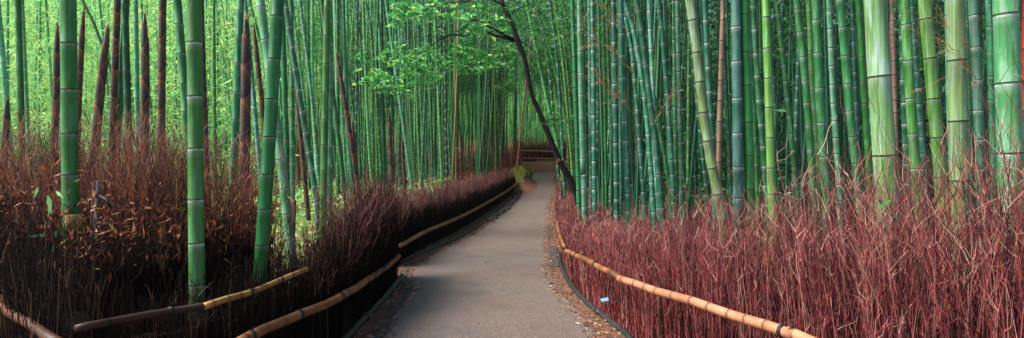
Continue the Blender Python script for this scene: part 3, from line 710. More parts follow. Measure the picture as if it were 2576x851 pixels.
# --- left grove
culm(s1((2, 0), (26, 310)), 19 * k, 'pale', LZ, 'pale green culm leaning in at the far left edge', 'the pale culm at the left edge')
culm(s1((75, 0), (82, 480)), 22 * k, 'green', LZ, 'green culm between the left edge and the thick near culm with a yellow root')
culm(s1((38, 0), (35, 200)), 10 * k, 'pale', LZ)
culm(s1((98, 100), (106, 500)), 13 * k, 'pale', LZ)
culm(s1((242, 0), (250, 760)), 37, 'fresh', LZ, 'thick near green culm rising from a yellow root on the bank', 'the thick culm with the yellow root', d=4.25, diam=.105, lean_y=0)
culm(s1((213, 0), (215, 480)), 15 * k, 'pale', LZ, 'pale culm half hidden behind the thick culm with the yellow root')
culm(s1((172, 0), (187, 300)), 11 * k, 'pale', LZ)
culm(s1((446, 0), (458, 510)), 25 * k, 'deep', LZ, 'dark green culm crossing in front of another slanting culm among the dark shoots', 'the dark green culm among the shoots')
culm(s1((465, 0), (425, 480)), 24 * k, 'green', LZ, 'green culm slanting down leftward behind a darker culm, among brown shoots')
culm(s1((476, 0), (485, 430)), 18 * k, 'pale', LZ)
culm(s1((362, 0), (380, 220)), 10 * k, 'pale', LZ)
culm(s1((518, 100), (545, 460)), 10 * k, 'pale', LZ)
culm(s1((280, 0), (352, 160)), 5 * k, 'olive', LZ, 'thin olive stem leaning steeply across the bright leaves', d=17)
culm(s1((460, 200), (480, 470)), 9 * k, 'pale', LZ)
for xx, ww in ((118, 8), (137, 9), (152, 7), (163, 6), (303, 6), (322, 6), (330, 5), (380, 7), (395, 6)):
    culm(s1((xx + random.uniform(-6, 6), 60), (xx, 480)), ww * k, random.choice(['pale', 'green']), LZ)
culm(s2((50, 0), (92, 470)), 31 * k, 'green', LZ, 'green culm leaning toward the straight near culm that drops below the brush', None)
culm(s2((121, 0), (129, 850), (131, 1050)), 37.5, 'fresh', 'free', 'thick straight green culm standing before the black bank down to the rail', 'the thick straight culm before the black bank', d=4.15, diam=.104, lean_y=0)
culm(s2((184, 0), (190, 440)), 13 * k, 'green', LZ)
culm(s2((285, 0), (263, 560)), 28 * k, 'green', LZ, 'green culm just left of the thick tapering dark shoot')
culm(s2((418, 0), (385, 530), (352, 1010)), 32, 'deep', 'free', 'thick glossy dark green culm curving in front of the black fence', 'the glossy curved culm', d=4.75, diam=.104, lean_y=0)
culm(s2((350, 0), (447, 740)), 34 * k, 'bloom', LZ, 'thick grey-green culm leaning behind the glossy curved culm')
culm(s2((465, 0), (470, 700)), 20 * k, 'bloom', LZ, 'straight grey-green culm with white rings right of the glossy curved culm')
culm(s2((437, 110), (450, 580)), 20 * k, 'deep', LZ)
culm(s2((445, 0), (490, 300), (548, 660)), 22 * k, 'bloom', LZ, 'bent grey-green culm sweeping down rightward past thin stems left of a pair of twin culms')
culm(s2((495, 0), (535, 320), (560, 600)), 14 * k, 'pale', LZ)
culm(s2((525, 0), (530, 600)), 11 * k, 'green', LZ)
culm(s2((538, 0), (540, 320), (557, 640)), 14 * k, 'pale', LZ)
culm(s2((205, 60), (250, 400)), 9 * k, 'pale', LZ)
culm(s2((315, 0), (375, 240)), 12 * k, 'green', LZ)
culm(s2((322, 250), (355, 620)), 16 * k, 'bloom', LZ)
culm(s2((52, 150), (54, 480)), 8 * k, 'pale', LZ)
culm(s2((478, 60), (520, 420)), 10 * k, 'pale', LZ)
for xx, ww in ((175, 6), (200, 7), (213, 6), (232, 5), (15, 6), (30, 6), (395, 7), (415, 8)):
    culm(s2((xx + random.uniform(-8, 8), 60), (xx, 450)), ww * k, random.choice(['pale', 'green']), LZ)
# --- centre grove
culm(s3((17, 0), (10, 690)), 27 * k, 'green', CZ, 'left and greener one of the twin upright culms, mid left', 'the greener twin culm')
culm(s3((40, 0), (35, 650)), 24 * k, 'bloom', CZ, 'right and greyer one of the twin upright culms, mid left', 'the greyer twin culm')
culm(s3((66, 0), (65, 420)), 14 * k, 'green', CZ)
culm(s3((80, 0), (100, 480), (118, 690)), 14 * k, 'green', CZ)
culm(s3((45, 300), (85, 650)), 18 * k, 'green', CZ)
culm(s3((153, 0), (172, 480), (192, 740)), 12 * k, 'pale', CZ, 'slender green culm whose foot stands near a pale stake in the brush')
culm(s3((165, 0), (190, 180), (225, 740)), 11 * k, 'green', CZ)
culm(s3((205, 0), (200, 250), (205, 760)), 10 * k, 'green', CZ)
culm(s3((100, 240), (160, 720)), 9 * k, 'green', CZ)
culm(s3((387, 80), (378, 250), (358, 680)), 11 * k, 'green', CZ, 'slender culm leaning leftward below, behind the bright leafy sprays')
culm(s3((415, 160), (425, 660)), 9 * k, 'pale', CZ)
culm(s3((283, 360), (330, 700)), 10 * k, 'pale', CZ)
culm(s3((318, 360), (340, 700)), 10 * k, 'green', CZ)
culm(s3((253, 50), (258, 400)), 8 * k, 'green', CZ)
for i in range(58):
    x = 205 + 345 * (i + random.random()) / 58 if i < 44 else random.uniform(60, 240)
    ww = random.uniform(6.5, 10) if i < 44 else random.uniform(7, 10)
    ln = random.gauss(18, 26) * (1 - max(0, (x - 350) / 400))
    culm(s3((x - ln, 120), (x, 640)), ww * k, random.choice(['green', 'pale', 'pale', 'green', 'teal']), CZ)
for i in range(26):
    x = random.uniform(-10, 135); culm(s4((x + random.gauss(0, 14), 160), (x, 560)), random.uniform(4.6, 7.5) * k, random.choice(['green', 'olive', 'deep', 'green']), CZ)
culm(s4((168, 260), (135, 560)), 6.5 * k, 'tan', 'free', 'thin tan dead culm slanting behind the path bend beside the mound', 'the slanting tan culm', d=29)
culm(s4((94, 120), (84, 520)), 5.5 * k, 'tan', CZ, 'thin tan dead culm upright among the far centre culms')
# --- right grove, leaning front group
culm(C3((70, 0), (130, 280), (190, 560), (232, 740)), 10, 'green', RZ, 'thin green culm bowing out over the leaning dark tree, outermost of the arching group', 'the outermost arching culm')
culm(C3((120, 0), (180, 300), (215, 640)), 8, 'teal', RZ)
culm(C3((195, 30), (230, 330), (252, 700)), 9, 'teal', RZ)
culm(C3((105, 0), (185, 230), (262, 560)), 7, 'deep', RZ)
culm(C3((215, 0), (255, 300), (292, 700)), 8, 'olive', RZ)
culm(C3((260, 0), (300, 330), (318, 700)), 7, 'deep', RZ)
culm(C3((262, 200), (290, 480), (310, 800)), 7, 'green', RZ)
culm(C3((330, 100), (290, 600), (275, 851)), 5, 'tan', RZ, 'thin orange-tan dead culm between the leaning tree foot and the right grove')
culm(C3((302, 0), (328, 700)), 11, 'deep', RZ)
culm(C3((337, 0), (343, 300), (357, 851), (360, 900)), 14, 'bloom', RZ, 'tall upright blue-grey culm just right of the leaning tree foot', 'the blue-grey culm by the tree foot')
culm(C3((385, 0), (397, 851)), 10, 'bloom', RZ)
culm(C3((410, 0), (416, 851)), 11.5, 'teal', RZ)
culm(C3((360, 160), (375, 700)), 8, 'deep', RZ)
culm(C3((455, 0), (462, 300), (470, 700)), 8, 'deep', RZ)
culm(C3((482, 50), (492, 700)), 7, 'teal', RZ)
culm(C3((505, 0), (512, 300), (524, 851)), 13, 'teal', RZ, 'teal upright culm with dark rings behind the orange bare twigs')
culm(C3((550, 0), (560, 400), (578, 851)), 13, 'teal', RZ)
culm(C3((572, 60), (612, 300), (655, 851)), 9.5, 'teal', RZ)
culm(C3((565, 0), (620, 180), (672, 520), (700, 851)), 12, 'teal', RZ, 'narrower left one of two leaning culms with white rings, by the bare twigs')
culm(C3((636, 0), (665, 200), (706, 560), (738, 851)), 14, 'teal', RZ, 'broader right one of two leaning culms by the bare twigs', 'the broader leaning culm by the twigs')
culm(C3((697, 0), (716, 480)), 11, 'bloom', RZ)
culm(C3((735, 0), (768, 300), (806, 851)), 12, 'teal', RZ)
culm(C3((740, 620), (780, 851)), 10, 'green', RZ)
culm(C3((838, 0), (843, 400), (850, 851)), 12, 'bloom', RZ, 'upright blue-grey culm with regular white rings left of the thick leaning pale culm')
culm(C3((895, 200), (888, 851)), 9, 'green', RZ)
culm(C3((885, 0), (922, 260), (962, 600), (1005, 851), (1030, 960)), 25, 'yellow', RZ, 'thick pale yellow-green culm leaning with dark brown rings', 'the leaning yellow-green culm', diam=.118)
culm(C3((963, 0), (985, 400), (1003, 700)), 14, 'teal', RZ, 'green culm with white rings right behind the leaning yellow-green culm')
culm(C3((1075, 0), (1062, 330), (1043, 851)), 12, 'pink', RZ, 'pinkish brown dead culm standing between green culms', 'the pinkish dead culm')
culm(C3((1110, 0), (1130, 851)), 25, 'bloom', RZ, 'thick grey-green culm with bright white rings right of the pinkish dead culm', 'the thick white-ringed culm')
culm(C3((1155, 0), (1190, 851)), 25, 'deep', RZ, 'thick dark streaked green culm right beside the thick white-ringed culm', 'the thick dark streaked culm')
culm(C3((1196, 0), (1232, 851)), 16, 'green', RZ, 'green culm with white rings right of the thick dark streaked culm')
culm(C3((1220, 0), (1240, 400), (1276, 851)), 14, 'teal', RZ)
culm(s5((458, 0), (473, 740)), 32 * k, 'olive', RZ, 'upright olive yellow-green culm with dark rings in mid right grove', 'the upright olive culm')
culm(s5((40, 0), (46, 330)), 13 * k, 'bloom', RZ)
culm(s5((120, 0), (126, 560)), 13 * k, 'teal', RZ)
culm(s5((92, 0), (106, 600)), 11 * k, 'deep', RZ)
culm(s5((321, 480), (318, 720)), 10 * k, 'deep', RZ)
culm(s5((212, 400), (214, 740)), 10 * k, 'deep', RZ)
culm(s5((215, 460), (242, 740)), 13 * k, 'teal', RZ)
culm(s5((440, 0), (446, 480)), 10 * k, 'bloom', RZ)
culm(s5((492, 0), (528, 350), (562, 740)), 17 * k, 'teal', RZ)
culm(s5((190, 100), (186, 640)), 9 * k, 'olive', RZ)
culm(s5((545, 0), (575, 250), (617, 720)), 24 * k, 'teal', RZ, 'leaning teal culm between the upright olive culm and the pale thin upright pair')
culm(s6((35, 0), (50, 330), (70, 720)), 20 * k, 'olive', RZ)
culm(s6((58, 0), (74, 380), (97, 740)), 28 * k, 'teal', RZ, 'white-ringed green culm directly left of a slim pale blue-grey culm')
culm(s6((107, 0), (120, 330), (142, 700)), 18 * k, 'bloom', RZ, 'slim pale blue-grey culm with white rings, second left from dark leaning pair', 'the slim blue-grey culm')
culm(s6((150, 0), (180, 380), (207, 640)), 26 * k, 'green', RZ, 'leaning vivid green culm with dark rings left of the thickest pale culm')
culm(s6((193, 0), (218, 330), (243, 640)), 20 * k, 'deep', RZ, 'leaning dark green culm immediately left of the thickest pale culm')
culm(s6((268, 0), (285, 300), (303, 590), (312, 740)), 54, 'yellow', RZ, 'thickest pale yellow-green culm with grey-blue patches and dark rings', 'the thickest pale culm', diam=.152)
culm(s6((240, 0), (266, 700)), 14 * k, 'teal', RZ)
culm(s6((355, 0), (364, 300), (380, 660)), 22 * k, 'teal', RZ)
culm(s6((376, 0), (393, 330), (417, 690)), 34 * k, 'green', RZ, 'green culm with white rings right of the thickest pale culm', 'the green culm right of the thickest pale culm')
culm(s6((400, 0), (442, 600)), 17 * k, 'teal', RZ)
culm(s6((325, 0), (324, 260)), 11 * k, 'pink', RZ)
culm(s6((430, 0), (455, 600)), 11 * k, 'pink', RZ)
culm(s6((468, 200), (490, 780)), 12 * k, 'pink', RZ)
culm(s6((466, 0), (490, 330), (522, 800)), 44 * k, 'olive', RZ, 'streaked yellowish culm leaning at the left of the pale triple')
culm(s6((508, 0), (520, 330), (542, 700)), 34 * k, 'bloom', RZ, 'pale grey-green culm squeezed between a streaked culm and a straight yellow one')
culm(s7((330, 0), (345, 760)), 44, 'yellow', RZ, 'straight thick yellow-green culm with brown rings, second thick culm from the right edge', 'the straight thick yellow culm', diam=.138)
culm(s7((378, 0), (382, 700)), 18 * k, 'deep', RZ)
culm(s7((410, 0), (418, 330), (427, 760)), 28 * k, 'bloom', RZ, 'grey-green culm with white rings between two thick near culms at far right')
culm(s7((438, 100), (450, 600)), 14 * k, 'teal', RZ)
culm(s7((459, 60), (468, 740)), 20 * k, 'green', RZ)
culm(s7((494, 0), (507, 400), (522, 850)), 56, 'bloom', RZ, 'very thick near grey-green culm with white rings close to the right edge', 'the very thick culm near the right edge', diam=.15)
culm(s7((556, 0), (560, 700)), 27 * k, 'rust', RZ, 'rust-orange dead culm cut by the right edge')
culm(s7((540, 0), (545, 300)), 14 * k, 'teal', RZ)
# --- dimmer culms filling the right grove
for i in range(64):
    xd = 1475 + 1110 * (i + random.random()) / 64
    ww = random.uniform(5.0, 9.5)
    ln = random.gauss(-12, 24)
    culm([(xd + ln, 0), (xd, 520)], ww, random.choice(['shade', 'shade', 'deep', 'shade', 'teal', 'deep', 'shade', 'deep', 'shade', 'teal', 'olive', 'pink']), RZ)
for i in range(10):
    xd = 1400 + 80 * random.random(); culm([(xd - random.uniform(50, 110), 0), (xd - 15, 250), (xd, 500)], random.uniform(4.5, 7), random.choice(['deep', 'green', 'teal']), RZ)
N_CULMS = len(CULMS); print('CULMS', N_CULMS)

# the deep grove: everything beyond the culms one could count
def deep(name, n, xr_, yr_, mat, lab, seed):
    r = np.random.default_rng(seed); x = r.uniform(*xr_, n); y = r.uniform(*yr_, n)
    k = np.where(x > 0, x > np.interp(y, [0, 30, 44], [1.5, 3.5, 5.5]) , x < np.interp(y, [0, 27, 44], [-2.4, -1.2, 0.0])) & (np.abs(x) < y * .95 + 3)
    k |= (y > 47); x, y = x[k], y[k]; n = len(x)
    z = gz(x, y) - .1; H = r.uniform(11, 16, n)
    tip = np.stack([x + r.normal(0, .55, n), y + r.normal(0, .3, n), z + H], 1); bd = np.c_[r.normal(0, .12, (n, 2)), np.zeros(n)]
    rad = r.uniform(.036, .055, n)
    V, Qd, R, _ = twigs(np.stack([x, y, z], 1), tip, bd, rad, rad * .55, 5, 0, r.random(n))
    return tag(mesh_obj(name, V, Qd, mat, attrs={'rnd': R}), lab, 'bamboo', kind='stuff')
def stem_mat(name, stops):
    m = M(name); c = m.ramp(m.attr('rnd'), stops); m.color(c); m.rough(.45, .4); return m.m
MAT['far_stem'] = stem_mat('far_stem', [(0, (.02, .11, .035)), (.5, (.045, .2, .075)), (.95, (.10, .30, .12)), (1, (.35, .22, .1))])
MAT['far_dark'] = stem_mat('far_dark', [(0, (.012, .06, .035)), (.6, (.025, .12, .06)), (1, (.05, .19, .09))])  # stems darkened to imitate the shade deep in the right grove
MAT['far_light'] = stem_mat('far_light', [(0, (.12, .38, .17)), (1, (.26, .55, .3))])  # distance haze on the left slope put into the stem colour
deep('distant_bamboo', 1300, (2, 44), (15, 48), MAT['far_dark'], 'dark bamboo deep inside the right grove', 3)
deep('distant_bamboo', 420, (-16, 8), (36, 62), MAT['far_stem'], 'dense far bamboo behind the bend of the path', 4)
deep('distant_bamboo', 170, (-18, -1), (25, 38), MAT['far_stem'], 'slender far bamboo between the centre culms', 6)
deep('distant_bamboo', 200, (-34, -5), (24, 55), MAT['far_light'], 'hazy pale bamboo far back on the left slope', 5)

# ------------------------------------------------------------------ bamboo shoots in dark sheaths
SHOOTS = []
ORD = 'first second third fourth fifth sixth seventh eighth ninth tenth eleventh twelfth thirteenth fourteenth fifteenth sixteenth seventeenth eighteenth'.split()
def shoot(p, w, label, tip=True, d=None, diam=None):
    (xt, yt), (xb, yb) = p
    diam = diam or .105; d = d or F * diam / w; diam = w * d / F
    T0, B0 = np.array(W(xt, yt, d)), np.array(W(xb, yb, d))
    if not tip: T0 = T0 + (T0 - B0) * .8
    g = float(gz(B0[0], B0[1])); u = (T0 - B0) / max(T0[2] - B0[2], .2)
    B = B0 - u * max(0, B0[2] - g); L = float(np.linalg.norm(T0 - B)); r = diam / 2; u = unit(T0 - B)
    side = np.array([u[2], 0, -u[0]]); lean = random.uniform(-.03, .03) * L
    pos = lambda s: B + u * s + side * lean * 4 * (s / L) * (1 - s / L) * .5
    rad = lambda s: r * (1 - .12 * s / L) * min(1, ((L - s) / (L * .15 if tip else L * .12) + .03) ** .6)
    root = empty('bamboo_shoot', B); tag(root, label, 'bamboo shoot', 'dark sheathed bamboo shoots')
    ss = np.linspace(0, L * .985, 22)
    V, Fc = tube([pos(s) for s in ss], [max(.004, rad(s) * .96) for s in ss], 10)
    mesh_obj('stem', V, Fc, MAT['sheath'], root, attrs={'band': np.full(len(V), -.4)})
    s = .02; i = 0; ph = random.uniform(0, 6)
    while s < L * .97:
        ln = max(.05, diam * random.uniform(2.5, 3.3) * (1.0 if s < L * .6 else .75)); e = min(s + ln, L * .99)
        sl = s + (e - s) * np.array([0, .25, .6, .88, 1.0])
        slant_phase[0] = ph + (i % 2) * math.pi * .9
        R = [max(.004, rad(q_)) * (1.015 + .05 * j / 4) for j, q_ in enumerate(sl)]
        tilt = min(.9 * diam, ln * .42)
        V, Fc = tube([pos(q_) for q_ in sl], R, 10, False, np.array([0, .1, .4, .95, 1.0]) * tilt * (max(.15, rad(s) / r)))
        band = np.repeat([-1, -.3, 0, .25, 1.3], 10)
        mesh_obj('sheath', V, Fc, MAT['sheath'], root, attrs={'band': band})
        # the small pointed blade on the high lip of the sheath
        a = slant_phase[0]; Tn, A, Bn = frames(np.array([pos(s), pos(e)]))
        o_ = math.cos(a) * A[0] + math.sin(a) * Bn[0]
        c = pos(e) + o_ * R[-1] + u * tilt * .8
        bl = random.uniform(.6, 1.2) * diam * (1 + (s / L) * .8)
        tp_ = c + unit(o_ * .8 + u * .9 + np.array([0, 0, -.2])) * bl
        v = [c - Bn[0] * .006, c + Bn[0] * .006, c + (tp_ - c) * .5 + Bn[0] * .004 + u * .004, tp_, c + (tp_ - c) * .5 - Bn[0] * .004 - u * .004]
        mesh_obj('blade', v, [(0, 1, 2, 3, 4)], MAT['blade'], root, smooth=False)
        s += ln * .80; i += 1
    if tip:
        parts = []
        for j in range(6):
            c = pos(L * .96); dv = unit(u + np.array([random.gauss(0, .16), random.gauss(0, .16), 0])) * diam * random.uniform(.9, 1.8)
            parts.append(tube([c, c + dv * .5, c + dv], [.006, .004, .0015], 4))
        V, Fc = join(parts); mesh_obj('tip_tuft', V, Fc, MAT['blade'], root)
    SHOOTS.append(root)
shoot(s1((202, 80), (180, 530)), 24 * k, 'leaning brown shoot just left of the thick culm with the yellow root')
shoot(s1((298, 20), (283, 480)), 20 * k, 'slim dark shoot just right of the thick culm with the yellow root')
shoot(s1((384, 88), (350, 540)), 30 * k, 'leaning brown shoot with a frayed tip left of the tall capless shoot')
shoot(s1((418, 0), (400, 500)), 23 * k, 'tall dark shoot reaching out of the top, right of the frayed leaning shoot', False)
shoot(s1((511, 40), (498, 500)), 29 * k, 'straight brown shoot with a long pointed tip right of the crossing green culms')
shoot(s2((10, 0), (5, 520)), 25 * k, 'tall black shoot left of the thick straight culm, running out of the top', False)
shoot(s2((150, 0), (166, 510)), 22 * k, 'dark shoot half hidden right behind the thick straight culm', False)
shoot(s2((305, 55), (296, 510)), 36 * k, 'thickest brown speckled shoot, left of the glossy curved culm')
shoot(s2((330, 75), (370, 510)), 18 * k, 'thin shoot leaning rightward just behind the glossy curved culm')
shoot(s1((27, 340), (18, 560)), 21 * k, 'short shoot poking out of the brush at the far left')
shoot(s2((484, 330), (522, 730)), 17 * k, 'dark leaning shoot between grey-green culms left of the twin culms')
shoot(s2((488, 500), (495, 690)), 10 * k, 'small thin brown shoot beside the leaning grey-green culms')
shoot(s3((58, 190), (132, 660)), 17 * k, 'long dark shoot leaning rightward right of the twin culms')
shoot(s3((115, 430), (127, 670)), 14 * k, 'short dark shoot at the foot of the long leaning shoot')
shoot(s3((245, 385), (256, 690)), 14 * k, 'upright dark shoot in the middle of the centre grove, tallest there')
shoot(s3((292, 490), (306, 690)), 12 * k, 'dark shoot just right of the tallest centre shoot')
shoot(s3((440, 450), (452, 680)), 9 * k, 'narrow dark shoot before the leaf litter of the centre grove')
shoot(s3((486, 530), (490, 680)), 10 * k, 'stubby black shoot before the leaf litter near the far left fence')
shoot(s3((500, 470), (504, 640)), 8 * k, 'thin black shoot right of the stubby one, toward the bend')
shoot(s4((15, 440), (18, 600)), 9 * k, 'black shoot standing over the far left fence on the litter slope')
shoot(s4((505, 690), (507, 760)), 9 * k, 'tiny pointed shoot among culm feet in the right grove')
shoot(s4((438, 660), (440, 740)), 9 * k, 'small dark shoot at culm feet right of the leaning tree')
shoot([(1410, 455), (1417, 520)], 8, 'black sheathed shoot with yellow-green foot between path and leaning tree', d=16)
# yellow-green foot of that shoot and yellow root of the thick near culm
p = W(1418, 530, 16); V, Fc = tube([(p.x, p.y, p.z - .22), (p.x, p.y, p.z), (p.x - .003, p.y, p.z + .12)], [.05, .052, .05], 10)
o = mesh_obj('green_foot', V, Fc, MAT['yellow'], SHOOTS[-1], attrs={'band': np.repeat([0, 0, 1.0], 10)})
th = next(c for c in CULMS if c['mark'] == 'the thick culm with the yellow root')['o']
p = W(184, 556, 4.25)
V, Fc = tube([(p.x, p.y, p.z - .12), (p.x, p.y, p.z - .02), (p.x, p.y, p.z + .04), (p.x, p.y, p.z + .048)], [.052, .057, .057, .053], 14)
mesh_obj('root_base', V, Fc, simple('root_yellow', (.34, .20, .05), .6, (.5, .34, .11), 14), th)

# ------------------------------------------------------------------ leaning dark tree
TD = 14.0
tp_ = [(W(1207.5 + .7099 * x, .7099 * y, TD), w * .64 * TD / F / 2) for x, y, w in
       [(358, 850, 30), (356, 775, 26), (348, 715, 25), (320, 640, 26), (285, 578, 27), (258, 515, 23), (215, 410, 19), (182, 330, 17), (160, 220, 19), (135, 150, 22), (100, 60, 21), (75, 0, 19), (50, -90, 17), (10, -200, 12)]]
pts = np.array([tuple(p) for p, _ in tp_]); rr = np.array([r for _, r in tp_])
root = empty('leaning_tree', (pts[0][0], TD, float(gz(pts[0][0], TD)))); tag(root, 'dark leaning tree with wet bark reaching over the path, sprays of bright leaves', 'tree')
q = curve(pts, np.linspace(0, 1, 70)); r_ = np.interp(np.linspace(0, 1, 70), np.linspace(0, 1, len(rr)), rr) * (1 + RNG.normal(0, .03, 70))
V, Fc = tube(q, r_, 12); V = V + RNG.normal(0, .004, V.shape); mesh_obj('trunk', V, Fc, MAT['bark'], root)
kp = np.array(W(1207.5 + .7099 * 279, .7099 * 571, TD - .1)); 
V, Fc = tube([kp + np.array([.02, .06, 0]), kp, kp + np.array([-.008, -.035, .0])], [.06, .05, .035], 10); mesh_obj('knot', V, Fc, MAT['cut'], root)
C2 = lambda *p: [(644 + x * .4995, y * .4995) for x, y in p]
TIPS = []
def branch(px, r0, r1, dd=0.0, n=30):
    P = np.array([tuple(W(x, y, TD + dd * i / (len(px) - 1))) for i, (x, y) in enumerate(px)])
    q = curve(P, np.linspace(0, 1, n)); q += RNG.normal(0, .012, q.shape)
    V, Fc = tube(q, np.linspace(r0 * .62, r1 * .6, n), 7); mesh_obj('branch', V, Fc, MAT['bark'], root); TIPS.append(q); return q
b = [branch(C2((1295, 195), (1230, 160), (1180, 138), (1110, 100), (1060, 130), (1000, 165), (930, 190)), .045, .012, -1.0),
     branch(C2((1300, 205), (1210, 178), (1130, 165), (1060, 178), (1000, 178), (920, 205), (870, 245), (800, 275), (735, 300)), .05, .008, -1.5),
     branch(C2((1000, 178), (960, 215), (930, 260), (905, 310), (880, 350)), .016, .006, -.6),
     branch(C2((930, 200), (870, 180), (810, 190), (740, 185)), .014, .005, -.8),
     branch(C2((1180, 138), (1165, 185), (1150, 235), (1120, 270)), .016, .006, -.4),
     branch(C2((1210, 178), (1235, 250), (1265, 310), (1289, 345)), .014, .006, .4),
     branch(C2((1260, 30), (1150, -10), (1040, 10), (930, 20), (840, 55)), .04, .012, -1.2),
     branch(C2((1040, 10), (960, 50), (900, 90), (830, 75), (760, 60)), .02, .006, -.8),
     branch(C2((1289, 60), (1370, 30), (1440, 70), (1480, 140)), .03, .008, .8),
     branch(C2((1340, 210), (1400, 260), (1430, 330), (1434, 400)), .028, .008, .5),
     branch(C2((1365, 330), (1330, 420), (1290, 440), (1230, 430)), .012, .004, -.2),
     branch(C2((1440, 640), (1500, 590), (1560, 600), (1600, 590)), .012, .004, -.4)]
def sprays(spots, n_each, spread, mat, name, L=.14, Wd=.055, whorl=True):
    cs, ds = [], []
    for (x, y, s_, dep) in spots:
        c0 = np.array(tuple(W(x, y, dep)))
        for _ in range(n_each):
            c = c0 + RNG.normal(0, 1, 3) * np.array([s_, s_ * .8, s_ * .45]) * spread
            m_ = RNG.integers(5, 9); a = RNG.random() * 6.28 + np.arange(m_) * 6.28 / m_
            ds.append(np.stack([np.cos(a), np.sin(a), RNG.normal(-.25, .35, m_)], 1)); cs.append(np.repeat(c[None], m_, 0))
    c, d = np.concatenate(cs), unit(np.concatenate(ds))
    V, Qd, R = leaves(c + d * .03, d, L * (0.7 + RNG.random(len(c)) * .6), Wd * (.7 + RNG.random(len(c)) * .6))
    o = mesh_obj(name, V, Qd, mat, root, smooth=False, attrs={'rnd': R}); return o
D2 = lambda x, y: (644 + x * .4995, y * .4995)
sp_ = [(*D2(x, y), s_, TD - .9 + dd) for x, y, s_, dd in
       [(640, 330, .30, 0), (600, 370, .26, 0), (700, 310, .3, 0), (760, 330, .3, .1), (800, 300, .28, 0), (840, 330, .25, 0), (690, 380, .3, .2), (760, 400, .3, .1), (880, 390, .2, 0), (650, 430, .22, .1),
        (720, 260, .2, 0), (830, 255, .22, .1), (1000, 320, .22, .2), (1060, 310, .24, .2), (1110, 325, .25, .2), (1160, 270, .25, .3), (1200, 310, .22, .3), (1110, 275, .22, .2), (1230, 240, .2, .4), (1020, 230, .2, .2),
        (770, 20, .28, 0), (800, 70, .26, 0), (850, 30, .25, 0), (740, 80, .2, 0), (900, 60, .22, .1), (1060, 60, .25, .2), (1090, 150, .2, .2), (1190, 120, .2, .3)]]
sprays(sp_, 8, 1, MAT['leaf_tree'], 'leaf_spray', .15, .06)
sp2 = [(*D2(x, y), s_, TD + dd) for x, y, s_, dd in [(880, 20, .5, .3), (960, 30, .5, .4), (1020, 60, .45, .4), (930, 100, .4, .5), (1150, 40, .5, .6), (1230, 70, .45, .6), (720, 460, .25, .3), (700, 30, .45, .5), (1290, 120, .4, .7),
        (1330, 40, .45, -.3), (1400, 60, .5, -.3), (1480, 90, .5, .6), (1300, 20, .5, -.4), (1560, 120, .5, .8), (1450, 10, .5, .4), (1600, 40, .5, .8), (1330, 120, .45, .8), (1450, 160, .4, .8), (1420, 300, .35, .6), (1400, 220, .35, .6), (1310, 430, .2, 0), (1500, 600, .12, -.3), (1580, 595, .14, -.4), (1250, 430, .14, -.2)]]
sprays(sp2, 11, 1, MAT['leaf_mid'], 'leaf_mass', .12, .045)

# ------------------------------------------------------------------ bare orange twigs in the right grove
def bare(label, px, d, r=.006, nb=16):
    root2 = empty('bare_twig', W(*px[-1], d)); tag(root2, label, 'twig', 'bare orange twigs')
    P = np.array([tuple(W(x, y, d)) for x, y in px]); q = curve(P, np.linspace(0, 1, 26)); q += RNG.normal(0, .01, q.shape)
    V, Fc = tube(q, np.linspace(r * .5, r, 26), 5); mesh_obj('stem', V, Fc, MAT['twig_orange'], root2, attrs={'rnd': RNG.random(len(V))})
    i = RNG.integers(0, 22, nb); tn = unit(q[np.maximum(i - 1, 0)] - q[i + 1])
    dv = unit(tn + RNG.normal(0, .55, (nb, 3)))
    a = twigs(q[i], q[i] + dv * (.15 + RNG.random(nb) * .35)[:, None], RNG.normal(0, .02, (nb, 3)), r * .45, r * .2, 4, .008)
    j = RNG.integers(0, nb, nb * 2); dv2 = unit(dv[j] + RNG.normal(0, .6, (nb * 2, 3)))
    b2 = twigs(a[3][j, 3], a[3][j, 3] + dv2 * .14, RNG.normal(0, .01, (nb * 2, 3)), r * .3, r * .15, 3, .005)
    V, Qd, R = merge([a[:3], b2[:3]]); o = mesh_obj('twig_spray', V, Qd, MAT['twig_orange'], root2, smooth=False, attrs={'rnd': R}); o['kind'] = 'stuff'
bare('upper bare orange twig spray crossing the culms right of the leaning tree', C3((350, 150), (430, 210), (520, 270), (610, 370)), 8.5)
bare('lower bare orange twig spray crossing the culms right of the leaning tree', C3((430, 400), (500, 470), (570, 530), (630, 590)), 8.5)
bare('topmost short orange twig by the top edge right of the leaning tree', C3((450, 30), (520, 80), (580, 160)), 8.5, .005, 10)
bare('bare orange twigs left of the very thick culm near the right edge', [(2385 + .4995 * .0, 110), (2420, 150), (2445, 190), (2452, 215)], 4.6, .004, 14)
bare('short orange twig beside the straight thick yellow culm', [(2375, 60), (2410, 90), (2440, 120)], 4.8, .003, 8)
bare('orange twig dangling low between leaning culms of the right grove', C3((810, 480), (770, 520), (720, 620)), 8, .004, 8)

